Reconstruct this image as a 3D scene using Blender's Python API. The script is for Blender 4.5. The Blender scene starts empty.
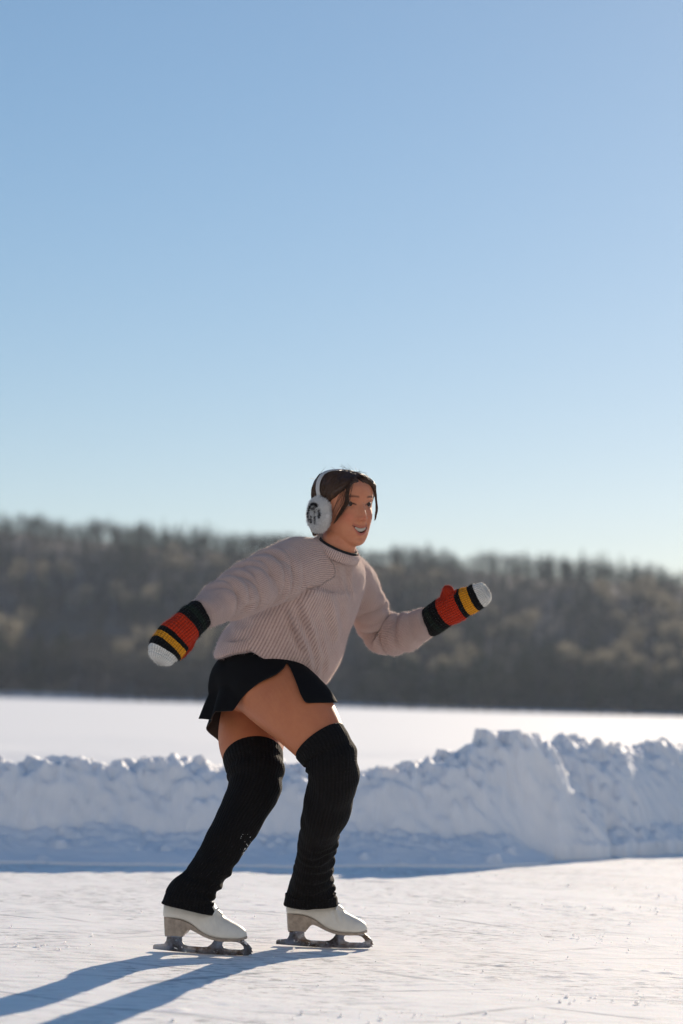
import bpy, bmesh, math, random
import numpy as np
from mathutils import Vector, Matrix
from mathutils.bvhtree import BVHTree

rng = np.random.default_rng(7)
random.seed(7)
COL = bpy.context.scene.collection
R = math.radians

# ------------------------------------------------------------------ camera
F_PX = 2419.0
W, H = 683, 1024
CAM = Vector((0.0, -7.0, 0.692))
PITCH = math.atan(193.5 / F_PX)
ROLL = R(1.65)
CAMM = Matrix.Rotation(R(90) + PITCH, 3, 'X') @ Matrix.Rotation(ROLL, 3, 'Z')

def P(px, py, Y):
    """world point seen at pixel (px, py) on the plane y = Y"""
    d = CAMM @ Vector(((px - W / 2) / F_PX, -(py - H / 2) / F_PX, -1.0))
    t = (Y - CAM.y) / d.y
    return np.array(CAM + d * t)

SUN_EL, SUN_AZ = 17.0, 19.5          # azimuth right of the view axis (+Y)
TO_SUN = Vector((math.sin(R(SUN_AZ)) * math.cos(R(SUN_EL)),
                 math.cos(R(SUN_AZ)) * math.cos(R(SUN_EL)), math.sin(R(SUN_EL))))

# ------------------------------------------------------------------ noise
def _h(ix, iy, iz, s):
    n = (ix * 374761393 + iy * 668265263 + iz * 2147483647 + s * 974634777) & 0xFFFFFFFF
    n = ((n ^ (n >> 13)) * 1274126177) & 0xFFFFFFFF
    n = ((n ^ (n >> 16)) * 2246822519) & 0xFFFFFFFF
    return ((n ^ (n >> 15)) & 0xFFFFFF) / float(0xFFFFFF) * 2 - 1

def vnoise(p, seed=0):
    p = np.asarray(p, float)
    i = np.floor(p).astype(np.int64)
    f = p - i
    f = f * f * f * (f * (f * 6 - 15) + 10)
    o = 0
    for dx in (0, 1):
        wx = f[:, 0] if dx else 1 - f[:, 0]
        for dy in (0, 1):
            wy = f[:, 1] if dy else 1 - f[:, 1]
            for dz in (0, 1):
                wz = f[:, 2] if dz else 1 - f[:, 2]
                o = o + wx * wy * wz * _h(i[:, 0] + dx, i[:, 1] + dy, i[:, 2] + dz, seed)
    return o

def fbm(p, octv=4, seed=0, gain=0.5):
    p = np.asarray(p, float)
    a, o = 1.0, 0
    for k in range(octv):
        o = o + a * vnoise(p * 2 ** k + 17.3 * k, seed + k)
        a *= gain
    return o

def sstep(a, b, x):
    t = np.clip((x - a) / (b - a), 0, 1)
    return t * t * (3 - 2 * t)

def gauss(x, s):
    return np.exp(-(x / s) ** 2)

# ------------------------------------------------------------------ mesh helpers
def new_mesh(name, verts, faces, mat=None, smooth=True):
    me = bpy.data.meshes.new(name)
    me.from_pydata([tuple(v) for v in verts] if not isinstance(verts, list) else verts, [], faces)
    me.update()
    if smooth:
        me.polygons.foreach_set('use_smooth', [True] * len(me.polygons))
    if mat:
        me.materials.append(mat)
    return me

def grid_mesh(name, V, mat=None, closed_u=False, smooth=True):
    """V: (nu, nv, 3) array -> quad sheet, fast"""
    nu, nv = V.shape[:2]
    me = bpy.data.meshes.new(name)
    idx = np.arange(nu * nv).reshape(nu, nv)
    if closed_u:
        idx = np.vstack([idx, idx[:1]])
    q = np.stack([idx[:-1, :-1], idx[1:, :-1], idx[1:, 1:], idx[:-1, 1:]], -1).reshape(-1, 4)
    raw_mesh(me, V.reshape(-1, 3), q)
    if smooth:
        me.polygons.foreach_set('use_smooth', np.ones(len(q), bool))
    if mat:
        me.materials.append(mat)
    return me

def raw_mesh(me, verts, q):
    k = q.shape[1]
    me.vertices.add(len(verts))
    me.vertices.foreach_set('co', np.asarray(verts, np.float32).ravel())
    me.loops.add(q.size)
    me.loops.foreach_set('vertex_index', q.astype(np.int32).ravel())
    me.polygons.add(len(q))
    me.polygons.foreach_set('loop_start', np.arange(0, q.size, k, dtype=np.int32))
    me.update(calc_edges=True)

def link(name, me, parent=None):
    o = bpy.data.objects.new(name, me)
    COL.objects.link(o)
    if parent:
        o.parent = parent
        o.matrix_parent_inverse = world_of(parent).inverted()
    return o

def world_of(o):
    m = o.matrix_basis.copy()
    if o.parent:
        m = world_of(o.parent) @ o.matrix_parent_inverse @ m
    return m

def tag(o, label=None, cat=None, group=None, kind=None):
    if label: o['label'] = label
    if cat: o['category'] = cat
    if group: o['group'] = group
    if kind: o['kind'] = kind
    return o

def empty(name, loc, parent=None):
    o = bpy.data.objects.new(name, None)
    o.location = loc
    o.empty_display_size = 0.1
    COL.objects.link(o)
    if parent:
        o.parent = parent
        o.matrix_parent_inverse = world_of(parent).inverted()
    return o

def get_co(me):
    a = np.empty(len(me.vertices) * 3, np.float32)
    me.vertices.foreach_get('co', a)
    return a.reshape(-1, 3).astype(float)

def set_co(me, co):
    me.vertices.foreach_set('co', np.asarray(co, np.float32).ravel())
    me.update()

def get_no(me):
    a = np.empty(len(me.vertices) * 3, np.float32)
    me.vertex_normals.foreach_get('vector', a)
    return a.reshape(-1, 3).astype(float)

def smooth_mesh(me, it=2, lam=0.5):
    co = get_co(me)
    e = np.empty(len(me.edges) * 2, np.int32)
    me.edges.foreach_get('vertices', e)
    e = e.reshape(-1, 2)
    deg = np.bincount(e.ravel(), minlength=len(co)).astype(float)[:, None]
    for _ in range(it):
        s = np.zeros_like(co)
        for k in range(3):
            s[:, k] = np.bincount(e[:, 0], co[e[:, 1], k], len(co)) + np.bincount(e[:, 1], co[e[:, 0], k], len(co))
        co = co + lam * (s / np.maximum(deg, 1) - co)
    set_co(me, co)

def attr(me, name, typ, data):
    a = me.attributes.new(name, typ, 'POINT')
    key = {'FLOAT': 'value', 'FLOAT_VECTOR': 'vector', 'FLOAT_COLOR': 'color'}[typ]
    a.data.foreach_set(key, np.asarray(data, np.float32).ravel())

class MB:
    """collects closed pieces"""
    def __init__(self):
        self.v, self.f, self.n = [], [], 0
    def add(self, v, f):
        v = np.asarray(v, float)
        self.v.append(v)
        self.f += [tuple(i + self.n for i in q) for q in f]
        self.n += len(v)
    def verts(self):
        return np.vstack(self.v)
    def mesh(self, name, mat=None, smooth=True):
        return new_mesh(name, [tuple(x) for x in self.verts()], self.f, mat, smooth)
    def remeshed(self, name, voxel, mat=None, smooth_it=2, lam=0.5):
        me0 = self.mesh(name + '_raw')
        ob = bpy.data.objects.new(name + '_tmp', me0)
        COL.objects.link(ob)
        m = ob.modifiers.new('r', 'REMESH')
        m.mode = 'VOXEL'
        m.voxel_size = voxel
        m.use_smooth_shade = True
        dg = bpy.context.evaluated_depsgraph_get()
        dg.update()
        me = bpy.data.meshes.new_from_object(ob.evaluated_get(dg))
        me.name = name
        bpy.data.objects.remove(ob)
        bpy.data.meshes.remove(me0)
        smooth_mesh(me, smooth_it, lam)
        me.polygons.foreach_set('use_smooth', np.ones(len(me.polygons), bool))
        me.materials.clear()
        if mat:
            me.materials.append(mat)
        return me

def cr(nodes, per=10):
    """Catmull-Rom through rows"""
    n = np.asarray(nodes, float)
    e = np.vstack([2 * n[0] - n[1], n, 2 * n[-1] - n[-2]])
    out = []
    for i in range(1, len(e) - 2):
        p0, p1, p2, p3 = e[i - 1:i + 3]
        for t in np.linspace(0, 1, per, endpoint=False):
            out.append(.5 * ((2 * p1) + (-p0 + p2) * t + (2 * p0 - 5 * p1 + 4 * p2 - p3) * t * t + (-p0 + 3 * p1 - 3 * p2 + p3) * t ** 3))
    out.append(n[-1])
    return np.array(out)

def unit(v):
    v = np.asarray(v, float)
    return v / max(np.linalg.norm(v), 1e-9)

class Chain:
    """nodes: (point, ra, rb); axis a follows hint"""
    def __init__(self, nodes, hint, per=10):
        rows = [list(p) + [ra, rb] for p, ra, rb in nodes]
        s = cr(rows, per)
        self.c, self.ra, self.rb = s[:, :3], s[:, 3], s[:, 4]
        t = np.gradient(self.c, axis=0)
        self.t = t / np.linalg.norm(t, axis=1)[:, None]
        h = np.asarray(hint, float)
        a = h - self.t * (self.t @ h)[:, None]
        self.a = a / np.linalg.norm(a, axis=1)[:, None]
        self.b = np.cross(self.t, self.a)
        d = np.linalg.norm(np.diff(self.c, axis=0), axis=1)
        self.s = np.concatenate([[0], np.cumsum(d)])
    def ring_pts(self, n=40, mod=None, pw=2.0):
        ph = np.linspace(0, 2 * math.pi, n, endpoint=False)
        out = np.empty((len(self.c), n, 3))
        cs, sn = np.cos(ph), np.sin(ph)
        k = (np.abs(cs) ** pw + np.abs(sn) ** pw) ** (-1 / pw)
        for i in range(len(self.c)):
            m = k * (mod(self.s[i], ph) if mod else 1.0)
            out[i] = self.c[i] + np.outer(self.ra[i] * cs * m, self.a[i]) + np.outer(self.rb[i] * sn * m, self.b[i])
        return out
    def add(self, mb, n=40, cap0=0.6, cap1=0.6, mod=None, pw=2.0):
        g = self.ring_pts(n, mod, pw)
        rings = []
        def caps(i, sgn, k):
            r = .5 * (self.ra[i] + self.rb[i]) * k
            o = []
            for a in np.linspace(0, math.pi / 2, 7)[1:-1]:
                o.append(self.c[i] + (g[i] - self.c[i]) * math.cos(a) + sgn * self.t[i] * r * math.sin(a))
            return o, self.c[i] + sgn * self.t[i] * r
        c0, p0 = caps(0, -1, cap0)
        c1, p1 = caps(-1, 1, cap1)
        rings = c0[::-1] + list(g) + c1
        v = np.vstack(rings + [p0[None], p1[None]])
        m = len(rings)
        f = []
        for i in range(m - 1):
            for j in range(n):
                j2 = (j + 1) % n
                f.append((i * n + j, i * n + j2, (i + 1) * n + j2, (i + 1) * n + j))
        for j in range(n):
            j2 = (j + 1) % n
            f.append((m * n, j2, j))
            f.append((m * n + 1, (m - 1) * n + j, (m - 1) * n + j2))
        mb.add(v, f)
        return self
    def nearest(self, co):
        """normalised distance, arc length, cos, sin of angle"""
        best = np.full(len(co), 1e9)
        idx = np.zeros(len(co), int)
        for i in range(len(self.c)):
            d = ((co - self.c[i]) ** 2).sum(1)
            m = d < best
            best[m] = d[m]
            idx[m] = i
        rel = co - self.c[idx]
        x = (rel * self.a[idx]).sum(1)
        y = (rel * self.b[idx]).sum(1)
        z = (rel * self.t[idx]).sum(1)
        nd = np.sqrt((x / self.ra[idx]) ** 2 + (y / self.rb[idx]) ** 2 + (z / (.5 * (self.ra[idx] + self.rb[idx]))) ** 2)
        r = np.maximum(np.hypot(x, y), 1e-6)
        return nd, self.s[idx] + z, x / r, y / r

# ------------------------------------------------------------------ materials
class NT:
    def __init__(self, name):
        self.m = bpy.data.materials.new(name)
        self.m.use_nodes = True
        self.t = self.m.node_tree
        self.t.nodes.clear()
        self.out = self.n('ShaderNodeOutputMaterial')
        self.bsdf = self.n('ShaderNodeBsdfPrincipled')
        self.l(self.bsdf.outputs[0], self.out.inputs['Surface'])
    def n(self, typ, **kw):
        nd = self.t.nodes.new(typ)
        for k, v in kw.items():
            setattr(nd, k, v)
        return nd
    def l(self, a, b):
        self.t.links.new(a, b)
    def set(self, node, **kw):
        for k, v in kw.items():
            node.inputs[k.replace('_', ' ')].default_value = v
    def p(self, **kw):
        self.set(self.bsdf, **kw)
    def attr(self, name):
        return self.n('ShaderNodeAttribute', attribute_name=name)
    def math(self, op, a, b=None, c=None, clamp=False):
        nd = self.n('ShaderNodeMath', operation=op, use_clamp=clamp)
        for i, x in enumerate((a, b, c)):
            if x is None: continue
            if isinstance(x, (int, float)): nd.inputs[i].default_value = x
            else: self.l(x, nd.inputs[i])
        return nd.outputs[0]
    def noise(self, scale, detail=4, rough=.55, vec=None, dist=0):
        nd = self.n('ShaderNodeTexNoise')
        nd.inputs['Scale'].default_value = scale
        nd.inputs['Detail'].default_value = detail
        nd.inputs['Roughness'].default_value = rough
        nd.inputs['Distortion'].default_value = dist
        if vec is not None: self.l(vec, nd.inputs['Vector'])
        return nd
    def obj(self):
        return self.n('ShaderNodeTexCoord').outputs['Object']
    def mapping(self, vec, scale=(1, 1, 1), rot=(0, 0, 0), loc=(0, 0, 0)):
        m = self.n('ShaderNodeMapping')
        m.inputs['Scale'].default_value = scale
        m.inputs['Rotation'].default_value = rot
        m.inputs['Location'].default_value = loc
        self.l(vec, m.inputs['Vector'])
        return m.outputs[0]
    def ramp(self, fac, stops, interp='LINEAR'):
        r = self.n('ShaderNodeValToRGB')
        r.color_ramp.interpolation = interp
        el = r.color_ramp.elements
        while len(el) > 1: el.remove(el[-1])
        for i, (p, c) in enumerate(stops):
            e = el[0] if i == 0 else el.new(p)
            e.position = p
            e.color = (*c, 1) if len(c) == 3 else c
        self.l(fac, r.inputs['Fac'])
        return r.outputs['Color']
    def mix(self, fac, a, b, mode='MIX'):
        nd = self.n('ShaderNodeMix', data_type='RGBA', blend_type=mode)
        for s, x in ((nd.inputs[0], fac), (nd.inputs[6], a), (nd.inputs[7], b)):
            if isinstance(x, (int, float)): s.default_value = x
            elif isinstance(x, tuple): s.default_value = (*x, 1) if len(x) == 3 else x
            else: self.l(x, s)
        return nd.outputs[2]
    def bump(self, h, strength=.3, dist=.002, normal=None):
        b = self.n('ShaderNodeBump')
        b.inputs['Strength'].default_value = strength
        b.inputs['Distance'].default_value = dist
        self.l(h, b.inputs['Height'])
        if normal is not None: self.l(normal, b.inputs['Normal'])
        return b.outputs[0]
    def base(self, c):
        if isinstance(c, tuple): self.bsdf.inputs['Base Color'].default_value = (*c, 1)
        else: self.l(c, self.bsdf.inputs['Base Color'])
    def normal(self, n):
        self.l(n, self.bsdf.inputs['Normal'])

def snow_material(name, base=(.80, .80, .81), sss=.35, fine=90, bump=.35):
    m = NT(name)
    ob = m.obj()
    n1 = m.noise(fine, 5, .6, ob)
    n2 = m.noise(6, 4, .6, ob)
    c = m.mix(m.ramp(n2.outputs['Fac'], [(.35, (0, 0, 0)), (.7, (1, 1, 1))]), tuple(x * .95 for x in base), base)
    m.base(c)
    m.p(Roughness=.65, Subsurface_Weight=sss, Subsurface_Scale=.06)
    m.bsdf.inputs['Subsurface Radius'].default_value = (1.0, .9, .8)
    m.p(Specular_IOR_Level=.25)
    m.normal(m.bump(n1.outputs['Fac'], bump, .004))
    return m.m

def ice_material():
    m = NT('scraped_ice_snow')
    ob = m.obj()
    # packed snow with grey scuffs where the ice shows and thin blade cuts
    n1 = m.noise(3.0, 6, .62, m.mapping(ob, (1.0, .55, 1)))
    n2 = m.noise(26, 5, .6, m.mapping(ob, (.45, 1.0, 1), (0, 0, .25)))
    n3 = m.noise(150, 3, .6, ob)
    worn = m.math('MULTIPLY', m.ramp(n1.outputs['Fac'], [(.40, (0, 0, 0)), (.60, (1, 1, 1))]),
                  m.ramp(n2.outputs['Fac'], [(.47, (0, 0, 0)), (.66, (1, 1, 1))]))
    c = m.mix(m.math('MULTIPLY', worn, .9), (.87, .85, .82), (.50, .49, .48))
    n5 = m.noise(48, 4, .65, m.mapping(ob, (.35, 1.0, 1), (0, 0, -.15)))
    n6 = m.noise(2.2, 4, .6, m.mapping(ob, (.8, .6, 1), (0, 0, 0), (4, 2, 0)))
    speck = m.math('MULTIPLY', m.ramp(n5.outputs['Fac'], [(.555, (0, 0, 0)), (.63, (1, 1, 1))]), m.ramp(n6.outputs['Fac'], [(.44, (0, 0, 0)), (.58, (1, 1, 1))]))
    c = m.mix(m.math('MULTIPLY', speck, .9), c, (.20, .20, .21))
    cuts = None
    for k, (rot, sc, off) in enumerate(((.35, 2.2, 3.1), (-.25, 2.9, 7.7), (.95, 1.7, 1.3), (-.75, 2.3, 11.0), (.1, 3.3, 5.2), (.6, 2.6, 21.0))):
        mp = m.mapping(ob, (1, 1, 1), (0, 0, rot), (off, off * .7, 0))
        dn = m.noise(1.3 + .23 * k, 2, .5, mp)
        wv = m.n('ShaderNodeTexWave', wave_type='BANDS', bands_direction='Y')
        wv.inputs['Scale'].default_value = sc * .16
        wv.inputs['Distortion'].default_value = 3.5
        wv.inputs['Detail'].default_value = 1.0
        wv.inputs['Detail Scale'].default_value = .35
        m.l(mp, wv.inputs['Vector'])
        line = m.ramp(wv.outputs['Fac'], [(.9988, (0, 0, 0)), (.9998, (1, 1, 1))])
        gate = m.ramp(dn.outputs['Fac'], [(.52, (0, 0, 0)), (.62, (1, 1, 1))])
        l1 = m.math('MULTIPLY', line, gate)
        cuts = l1 if cuts is None else m.math('MAXIMUM', cuts, l1)
    c = m.mix(m.math('MULTIPLY', cuts, .75), c, (.33, .34, .36))
    m.base(c)
    rg = m.ramp(worn, [(0, (.85,) * 3), (1, (.6,) * 3)])
    m.l(rg, m.bsdf.inputs['Roughness'])
    m.p(Subsurface_Weight=.12, Subsurface_Scale=.02, Specular_IOR_Level=.15)
    hh = m.math('SUBTRACT', m.math('MULTIPLY', n3.outputs['Fac'], .5), m.math('ADD', m.math('MULTIPLY', cuts, 1.0), m.math('ADD', m.math('MULTIPLY', worn, .6), m.math('MULTIPLY', speck, .8))))
    m.normal(m.bump(hh, .45, .004))
    return m.m

def skin_material():
    m = NT('skin')
    a = m.attr('tint').outputs['Color']
    ob = m.obj()
    n = m.noise(34, 6, .68, ob)
    c = m.mix(m.ramp(n.outputs['Fac'], [(.3, (0, 0, 0)), (.7, (1, 1, 1))]), m.mix(.30, a, (.34, .085, .05)), a)
    m.base(c)
    m.p(Roughness=.5, Subsurface_Weight=.18, Subsurface_Scale=.008, Specular_IOR_Level=.25)
    m.bsdf.inputs['Subsurface Radius'].default_value = (1.0, .35, .2)
    m.normal(m.bump(m.noise(400, 3, .6, ob).outputs['Fac'], .12, .0008))
    return m.m

def knit_material(name, base, dark, rough=.9, stitch=.0055, bump=1.0, sheen=.35, rib_w=1.0):
    """ribs run along the garment: attribute knit = (cos, sin, s), ribn = ribs round"""
    m = NT(name)
    k = m.attr('knit')
    sp = m.n('ShaderNodeSeparateXYZ')
    m.l(k.outputs['Vector'], sp.inputs[0])
    ang = m.math('ARCTAN2', sp.outputs[1], sp.outputs[0])
    rn = m.attr('ribn').outputs['Fac']
    ph = m.math('MULTIPLY', ang, rn)
    rib = m.math('ABSOLUTE', m.math('COSINE', m.math('MULTIPLY', ph, .5)))
    col = m.math('SINE', m.math('ADD', m.math('MULTIPLY', sp.outputs[2], 2 * math.pi / stitch), m.math('MULTIPLY', rib, 2.2)))
    h = m.math('ADD', m.math('MULTIPLY', rib, rib_w), m.math('MULTIPLY', col, .16))
    ob = m.obj()
    nz = m.noise(220, 3, .6, ob)
    h = m.math('ADD', h, m.math('MULTIPLY', nz.outputs['Fac'], .5))
    n2 = m.noise(28, 4, .6, ob)
    fleck = m.ramp(m.noise(330, 2, .6, ob).outputs['Fac'], [(.42, (0, 0, 0)), (.62, (1, 1, 1))])
    c = m.mix(m.math('MULTIPLY', m.math('SUBTRACT', 1, rib), .8), base, dark)
    c = m.mix(m.math('MULTIPLY', fleck, .30), c, tuple(min(1, x * 1.25) for x in base))
    c = m.mix(m.math('MULTIPLY', m.ramp(n2.outputs['Fac'], [(.35, (0, 0, 0)), (.65, (1, 1, 1))]), .2), c, dark)
    m.base(c)
    m.p(Roughness=rough, Sheen_Weight=sheen, Sheen_Roughness=.4, Specular_IOR_Level=.15)
    m.normal(m.bump(h, bump, .0022))
    return m.m

def simple(name, c, rough=.6, metal=0, spec=.4, nscale=40, namt=.15, bump=.1, bdist=.001, sheen=0, bscale=None):
    m = NT(name)
    ob = m.obj()
    n = m.noise(nscale, 4, .6, ob)
    m.base(m.mix(m.math('MULTIPLY', m.ramp(n.outputs['Fac'], [(.3, (0, 0, 0)), (.7, (1, 1, 1))]), namt), c, tuple(x * .5 for x in c)))
    m.p(Roughness=rough, Metallic=metal, Specular_IOR_Level=spec, Sheen_Weight=sheen)
    n2 = m.noise(bscale or nscale * 6, 3, .6, ob)
    m.normal(m.bump(n2.outputs['Fac'], bump, bdist))
    return m.m

M_SKIN = skin_material()
M_SWEATER = knit_material('oatmeal_pink_knit', (.56, .41, .365), (.29, .19, .165))
M_SOCK = knit_material('black_knit', (.008, .007, .0072), (.003, .003, .003), stitch=.006, bump=.7, sheen=.0)
M_SKIRT = simple('black_skirt_cloth', (.006, .006, .007), .9, spec=.12, nscale=60, bump=.25, bscale=700)
M_LINING = simple('dark_brown_lining', (.03, .016, .010), .8)
M_UNDER = simple('black_jersey', (.008, .008, .009), .8)
M_BOOT = simple('white_skate_leather', (.70, .655, .57), .48, nscale=32, namt=.28, bump=.22, bscale=120)
M_SOLE = simple('brown_stacked_sole', (.40, .32, .25), .4, nscale=70, namt=.9, bump=.3)
def steel_material():
    m = NT('worn_blade_steel')
    ob = m.obj()
    n = m.noise(24, 5, .65, ob); n2 = m.noise(70, 4, .7, ob)
    st = m.ramp(n.outputs['Fac'], [(.40, (0, 0, 0)), (.62, (1, 1, 1))])
    fr = m.ramp(n2.outputs['Fac'], [(.60, (0, 0, 0)), (.68, (1, 1, 1))])      # frost stuck to the steel
    c = m.mix(st, (.34, .34, .36), (.10, .075, .06))
    m.base(m.mix(fr, c, (.75, .75, .75)))
    m.l(m.math('SUBTRACT', 1.0, fr), m.bsdf.inputs['Metallic'])
    m.l(m.math('ADD', .2, m.math('MULTIPLY', fr, .6)), m.bsdf.inputs['Roughness'])
    m.normal(m.bump(n2.outputs['Fac'], .2, .001))
    return m.m
M_STEEL = steel_material()
M_LACE = simple('white_lace', (.75, .74, .70), .8)
M_TEETH = simple('tooth_enamel', (.54, .48, .41), .35, spec=.5, namt=.05)
M_BAND = simple('pale_grey_band', (.50, .48, .46), .75, nscale=200, bump=.4, bscale=900)
M_SNOW = snow_material('bank_snow')
M_LAKE = snow_material('lake_snow', (.86, .85, .83), .1, 12, .3)
M_ICE = ice_material()

def hair_material():
    m = NT('dark_brown_hair')
    a = m.attr('strand').outputs['Fac']
    w = m.math('SINE', m.math('MULTIPLY', a, 1.0))
    nz = m.noise(14, 3, .6, m.obj())
    c = m.mix(m.ramp(w, [(0, (0, 0, 0)), (1, (1, 1, 1))]), (.040, .019, .010), (.085, .042, .022))
    m.base(c)
    m.p(Roughness=.45, Specular_IOR_Level=.35)
    m.normal(m.bump(w, .5, .0012))
    return m.m
M_HAIR = hair_material()

def eye_material():
    m = NT('eye')
    r = m.attr('iris').outputs['Fac']
    m.base(m.ramp(r, [(0, (.004, .003, .003)), (.16, (.004, .003, .003)), (.2, (.035, .016, .008)), (.54, (.02, .009, .005)), (.60, (.26, .21, .19)), (1, (.26, .21, .19))]))
    m.p(Roughness=.35, Specular_IOR_Level=.3)
    return m.m
M_EYE = eye_material()

def mitten_material():
    m = NT('striped_wool')
    t = m.attr('band').outputs['Fac']
    nz = m.noise(260, 3, .6, m.obj())
    tt = m.math('ADD', t, m.math('MULTIPLY', m.math('SUBTRACT', nz.outputs['Fac'], .5), .018))
    blk, grn, red, yel, wht = (.008, .008, .009), (.012, .020, .015), (.52, .040, .014), (.78, .33, .022), (.78, .76, .71)
    c = m.ramp(tt, [(0, blk), (.13, grn), (.22, blk), (.335, red), (.59, blk), (.66, yel), (.78, blk), (.865, wht)], 'CONSTANT')
    k = m.attr('knit')
    sp = m.n('ShaderNodeSeparateXYZ')
    m.l(k.outputs['Vector'], sp.inputs[0])
    ang = m.math('ARCTAN2', sp.outputs[1], sp.outputs[0])
    rib = m.math('ABSOLUTE', m.math('COSINE', m.math('MULTIPLY', ang, 15.0)))
    row = m.math('SINE', m.math('MULTIPLY', sp.outputs[2], 2 * math.pi / .0075))
    h = m.math('ADD', m.math('ADD', rib, m.math('MULTIPLY', row, .5)), nz.outputs['Fac'])
    m.base(m.mix(m.math('MULTIPLY', m.math('SUBTRACT', 1, rib), .35), c, (.004, .004, .004)))
    m.p(Roughness=.92, Sheen_Weight=.04, Specular_IOR_Level=.08)
    m.normal(m.bump(h, 1.0, .0028))
    return m.m
M_MITTEN = mitten_material()

def pad_material():
    m = NT('white_plush')
    m.base(m.attr('tint').outputs['Color'])
    m.p(Roughness=.95, Sheen_Weight=.05, Specular_IOR_Level=.06)
    n = m.noise(260, 4, .7, m.obj())
    m.normal(m.bump(n.outputs['Fac'], .8, .003))
    tr = m.n('ShaderNodeBsdfTranslucent'); ms = m.n('ShaderNodeMixShader'); ms.inputs[0].default_value = .35
    m.l(m.attr('tint').outputs['Color'], tr.inputs['Color'])
    m.l(m.bsdf.outputs[0], ms.inputs[1]); m.l(tr.outputs[0], ms.inputs[2]); m.l(ms.outputs[0], m.out.inputs['Surface'])
    return m.m
M_PAD = pad_material()

# ================================================================== PERSON
LAT = unit((.52, .85, 0.0))            # her left
FWD = unit((.85, -.52, 0.0))
foot_mid = P(262, 950, -.11)
person = empty('person', (float(foot_mid[0]), -.11, 0))
tag(person, 'woman skating in pink beige sweater, black skirt, striped mittens and white earmuffs', 'person')

# ---------------------------------------------------------------- head frame
YAW, HP, HR = R(36), R(7), R(-3)
hf = np.array((math.sin(YAW), -math.cos(YAW), 0.0))
hr = np.array((-math.cos(YAW), -math.sin(YAW), 0.0))      # her right
hu = np.array((0, 0, 1.0))
F2 = hf * math.cos(HP) - hu * math.sin(HP)
U2 = hu * math.cos(HP) + hf * math.sin(HP)
R3 = hr * math.cos(HR) + U2 * math.sin(HR)
U3 = U2 * math.cos(HR) - hr * math.sin(HR)
HB = np.stack([R3, F2, U3])                               # rows: local x (her right), y (forward), z (up)
EYE_MID = P(362.0, 504.5, -.235)
HO = EYE_MID - np.array((0, .078, 0.0)) @ HB
def hw(p): return HO + np.asarray(p, float) @ HB
def hl(p): return (np.asarray(p, float) - HO) @ HB.T

HT = np.array([  # z, front y, back y, half width
 (-.1205, .046, .016, .014), (-.117, .061, .000, .030), (-.108, .073, -.016, .040), (-.093, .077, -.034, .0515),
 (-.072, .078, -.048, .0605), (-.047, .079, -.066, .0690), (-.022, .079, -.085, .0718), (.0, .079, -.093, .0725),
 (.017, .082, -.098, .0730), (.034, .083, -.098, .0735), (.050, .078, -.092, .0700), (.064, .066, -.080, .061),
 (.072, .046, -.060, .047), (.078, .022, -.036, .028), (.080, .000, -.016, .006)])
_tt = np.linspace(0, 1, len(HT))
_fine = np.linspace(0, 1, 500)
_tab = np.array([np.interp(_fine, _tt, HT[:, k]) for k in range(4)]).T
_ker = np.exp(-np.linspace(-2, 2, 41) ** 2); _ker /= _ker.sum()
_pad = np.vstack([np.repeat(_tab[:1], 20, 0), _tab, np.repeat(_tab[-1:], 20, 0)])
_tab = np.stack([np.convolve(_pad[:, k], _ker, 'valid') for k in range(4)], 1)

def head_base(t, ph):
    """t in 0..1 bottom to top, ph 0 = front, + = her right"""
    z, yf, yb, w = (np.interp(t, _fine, _tab[:, k]) for k in range(4))
    yc = .5 * (yf + yb) - .0
    cs, sn = np.cos(ph), np.sin(ph)
    pw = 2.25
    k = (np.abs(cs) ** pw + np.abs(sn) ** pw) ** (-1 / pw)
    x = w * sn * k
    y = yc + .5 * (yf - yb) * cs * k
    # narrow the front of the face a little
    x = x * (1 - .06 * sstep(.02, .075, y))
    return np.stack([x, y, z], -1)

MZ = -.0705
def zu(x): return -.0665 + .0085 * (np.abs(x) / .025) ** 2
def zl(x): return -.0800 + .0205 * (np.abs(x) / .025) ** 2
def eye_masks(x, z):
    ax = np.abs(x) - .0315
    up = .0030 * (1 - (ax / .0150) ** 2) + ax * .08
    lo = -.0013 * (1 - (ax / .0150) ** 2) + ax * .08
    inside = (np.abs(ax) < .0148) & (z < up) & (z > lo)
    return ax, up, lo, inside

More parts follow.
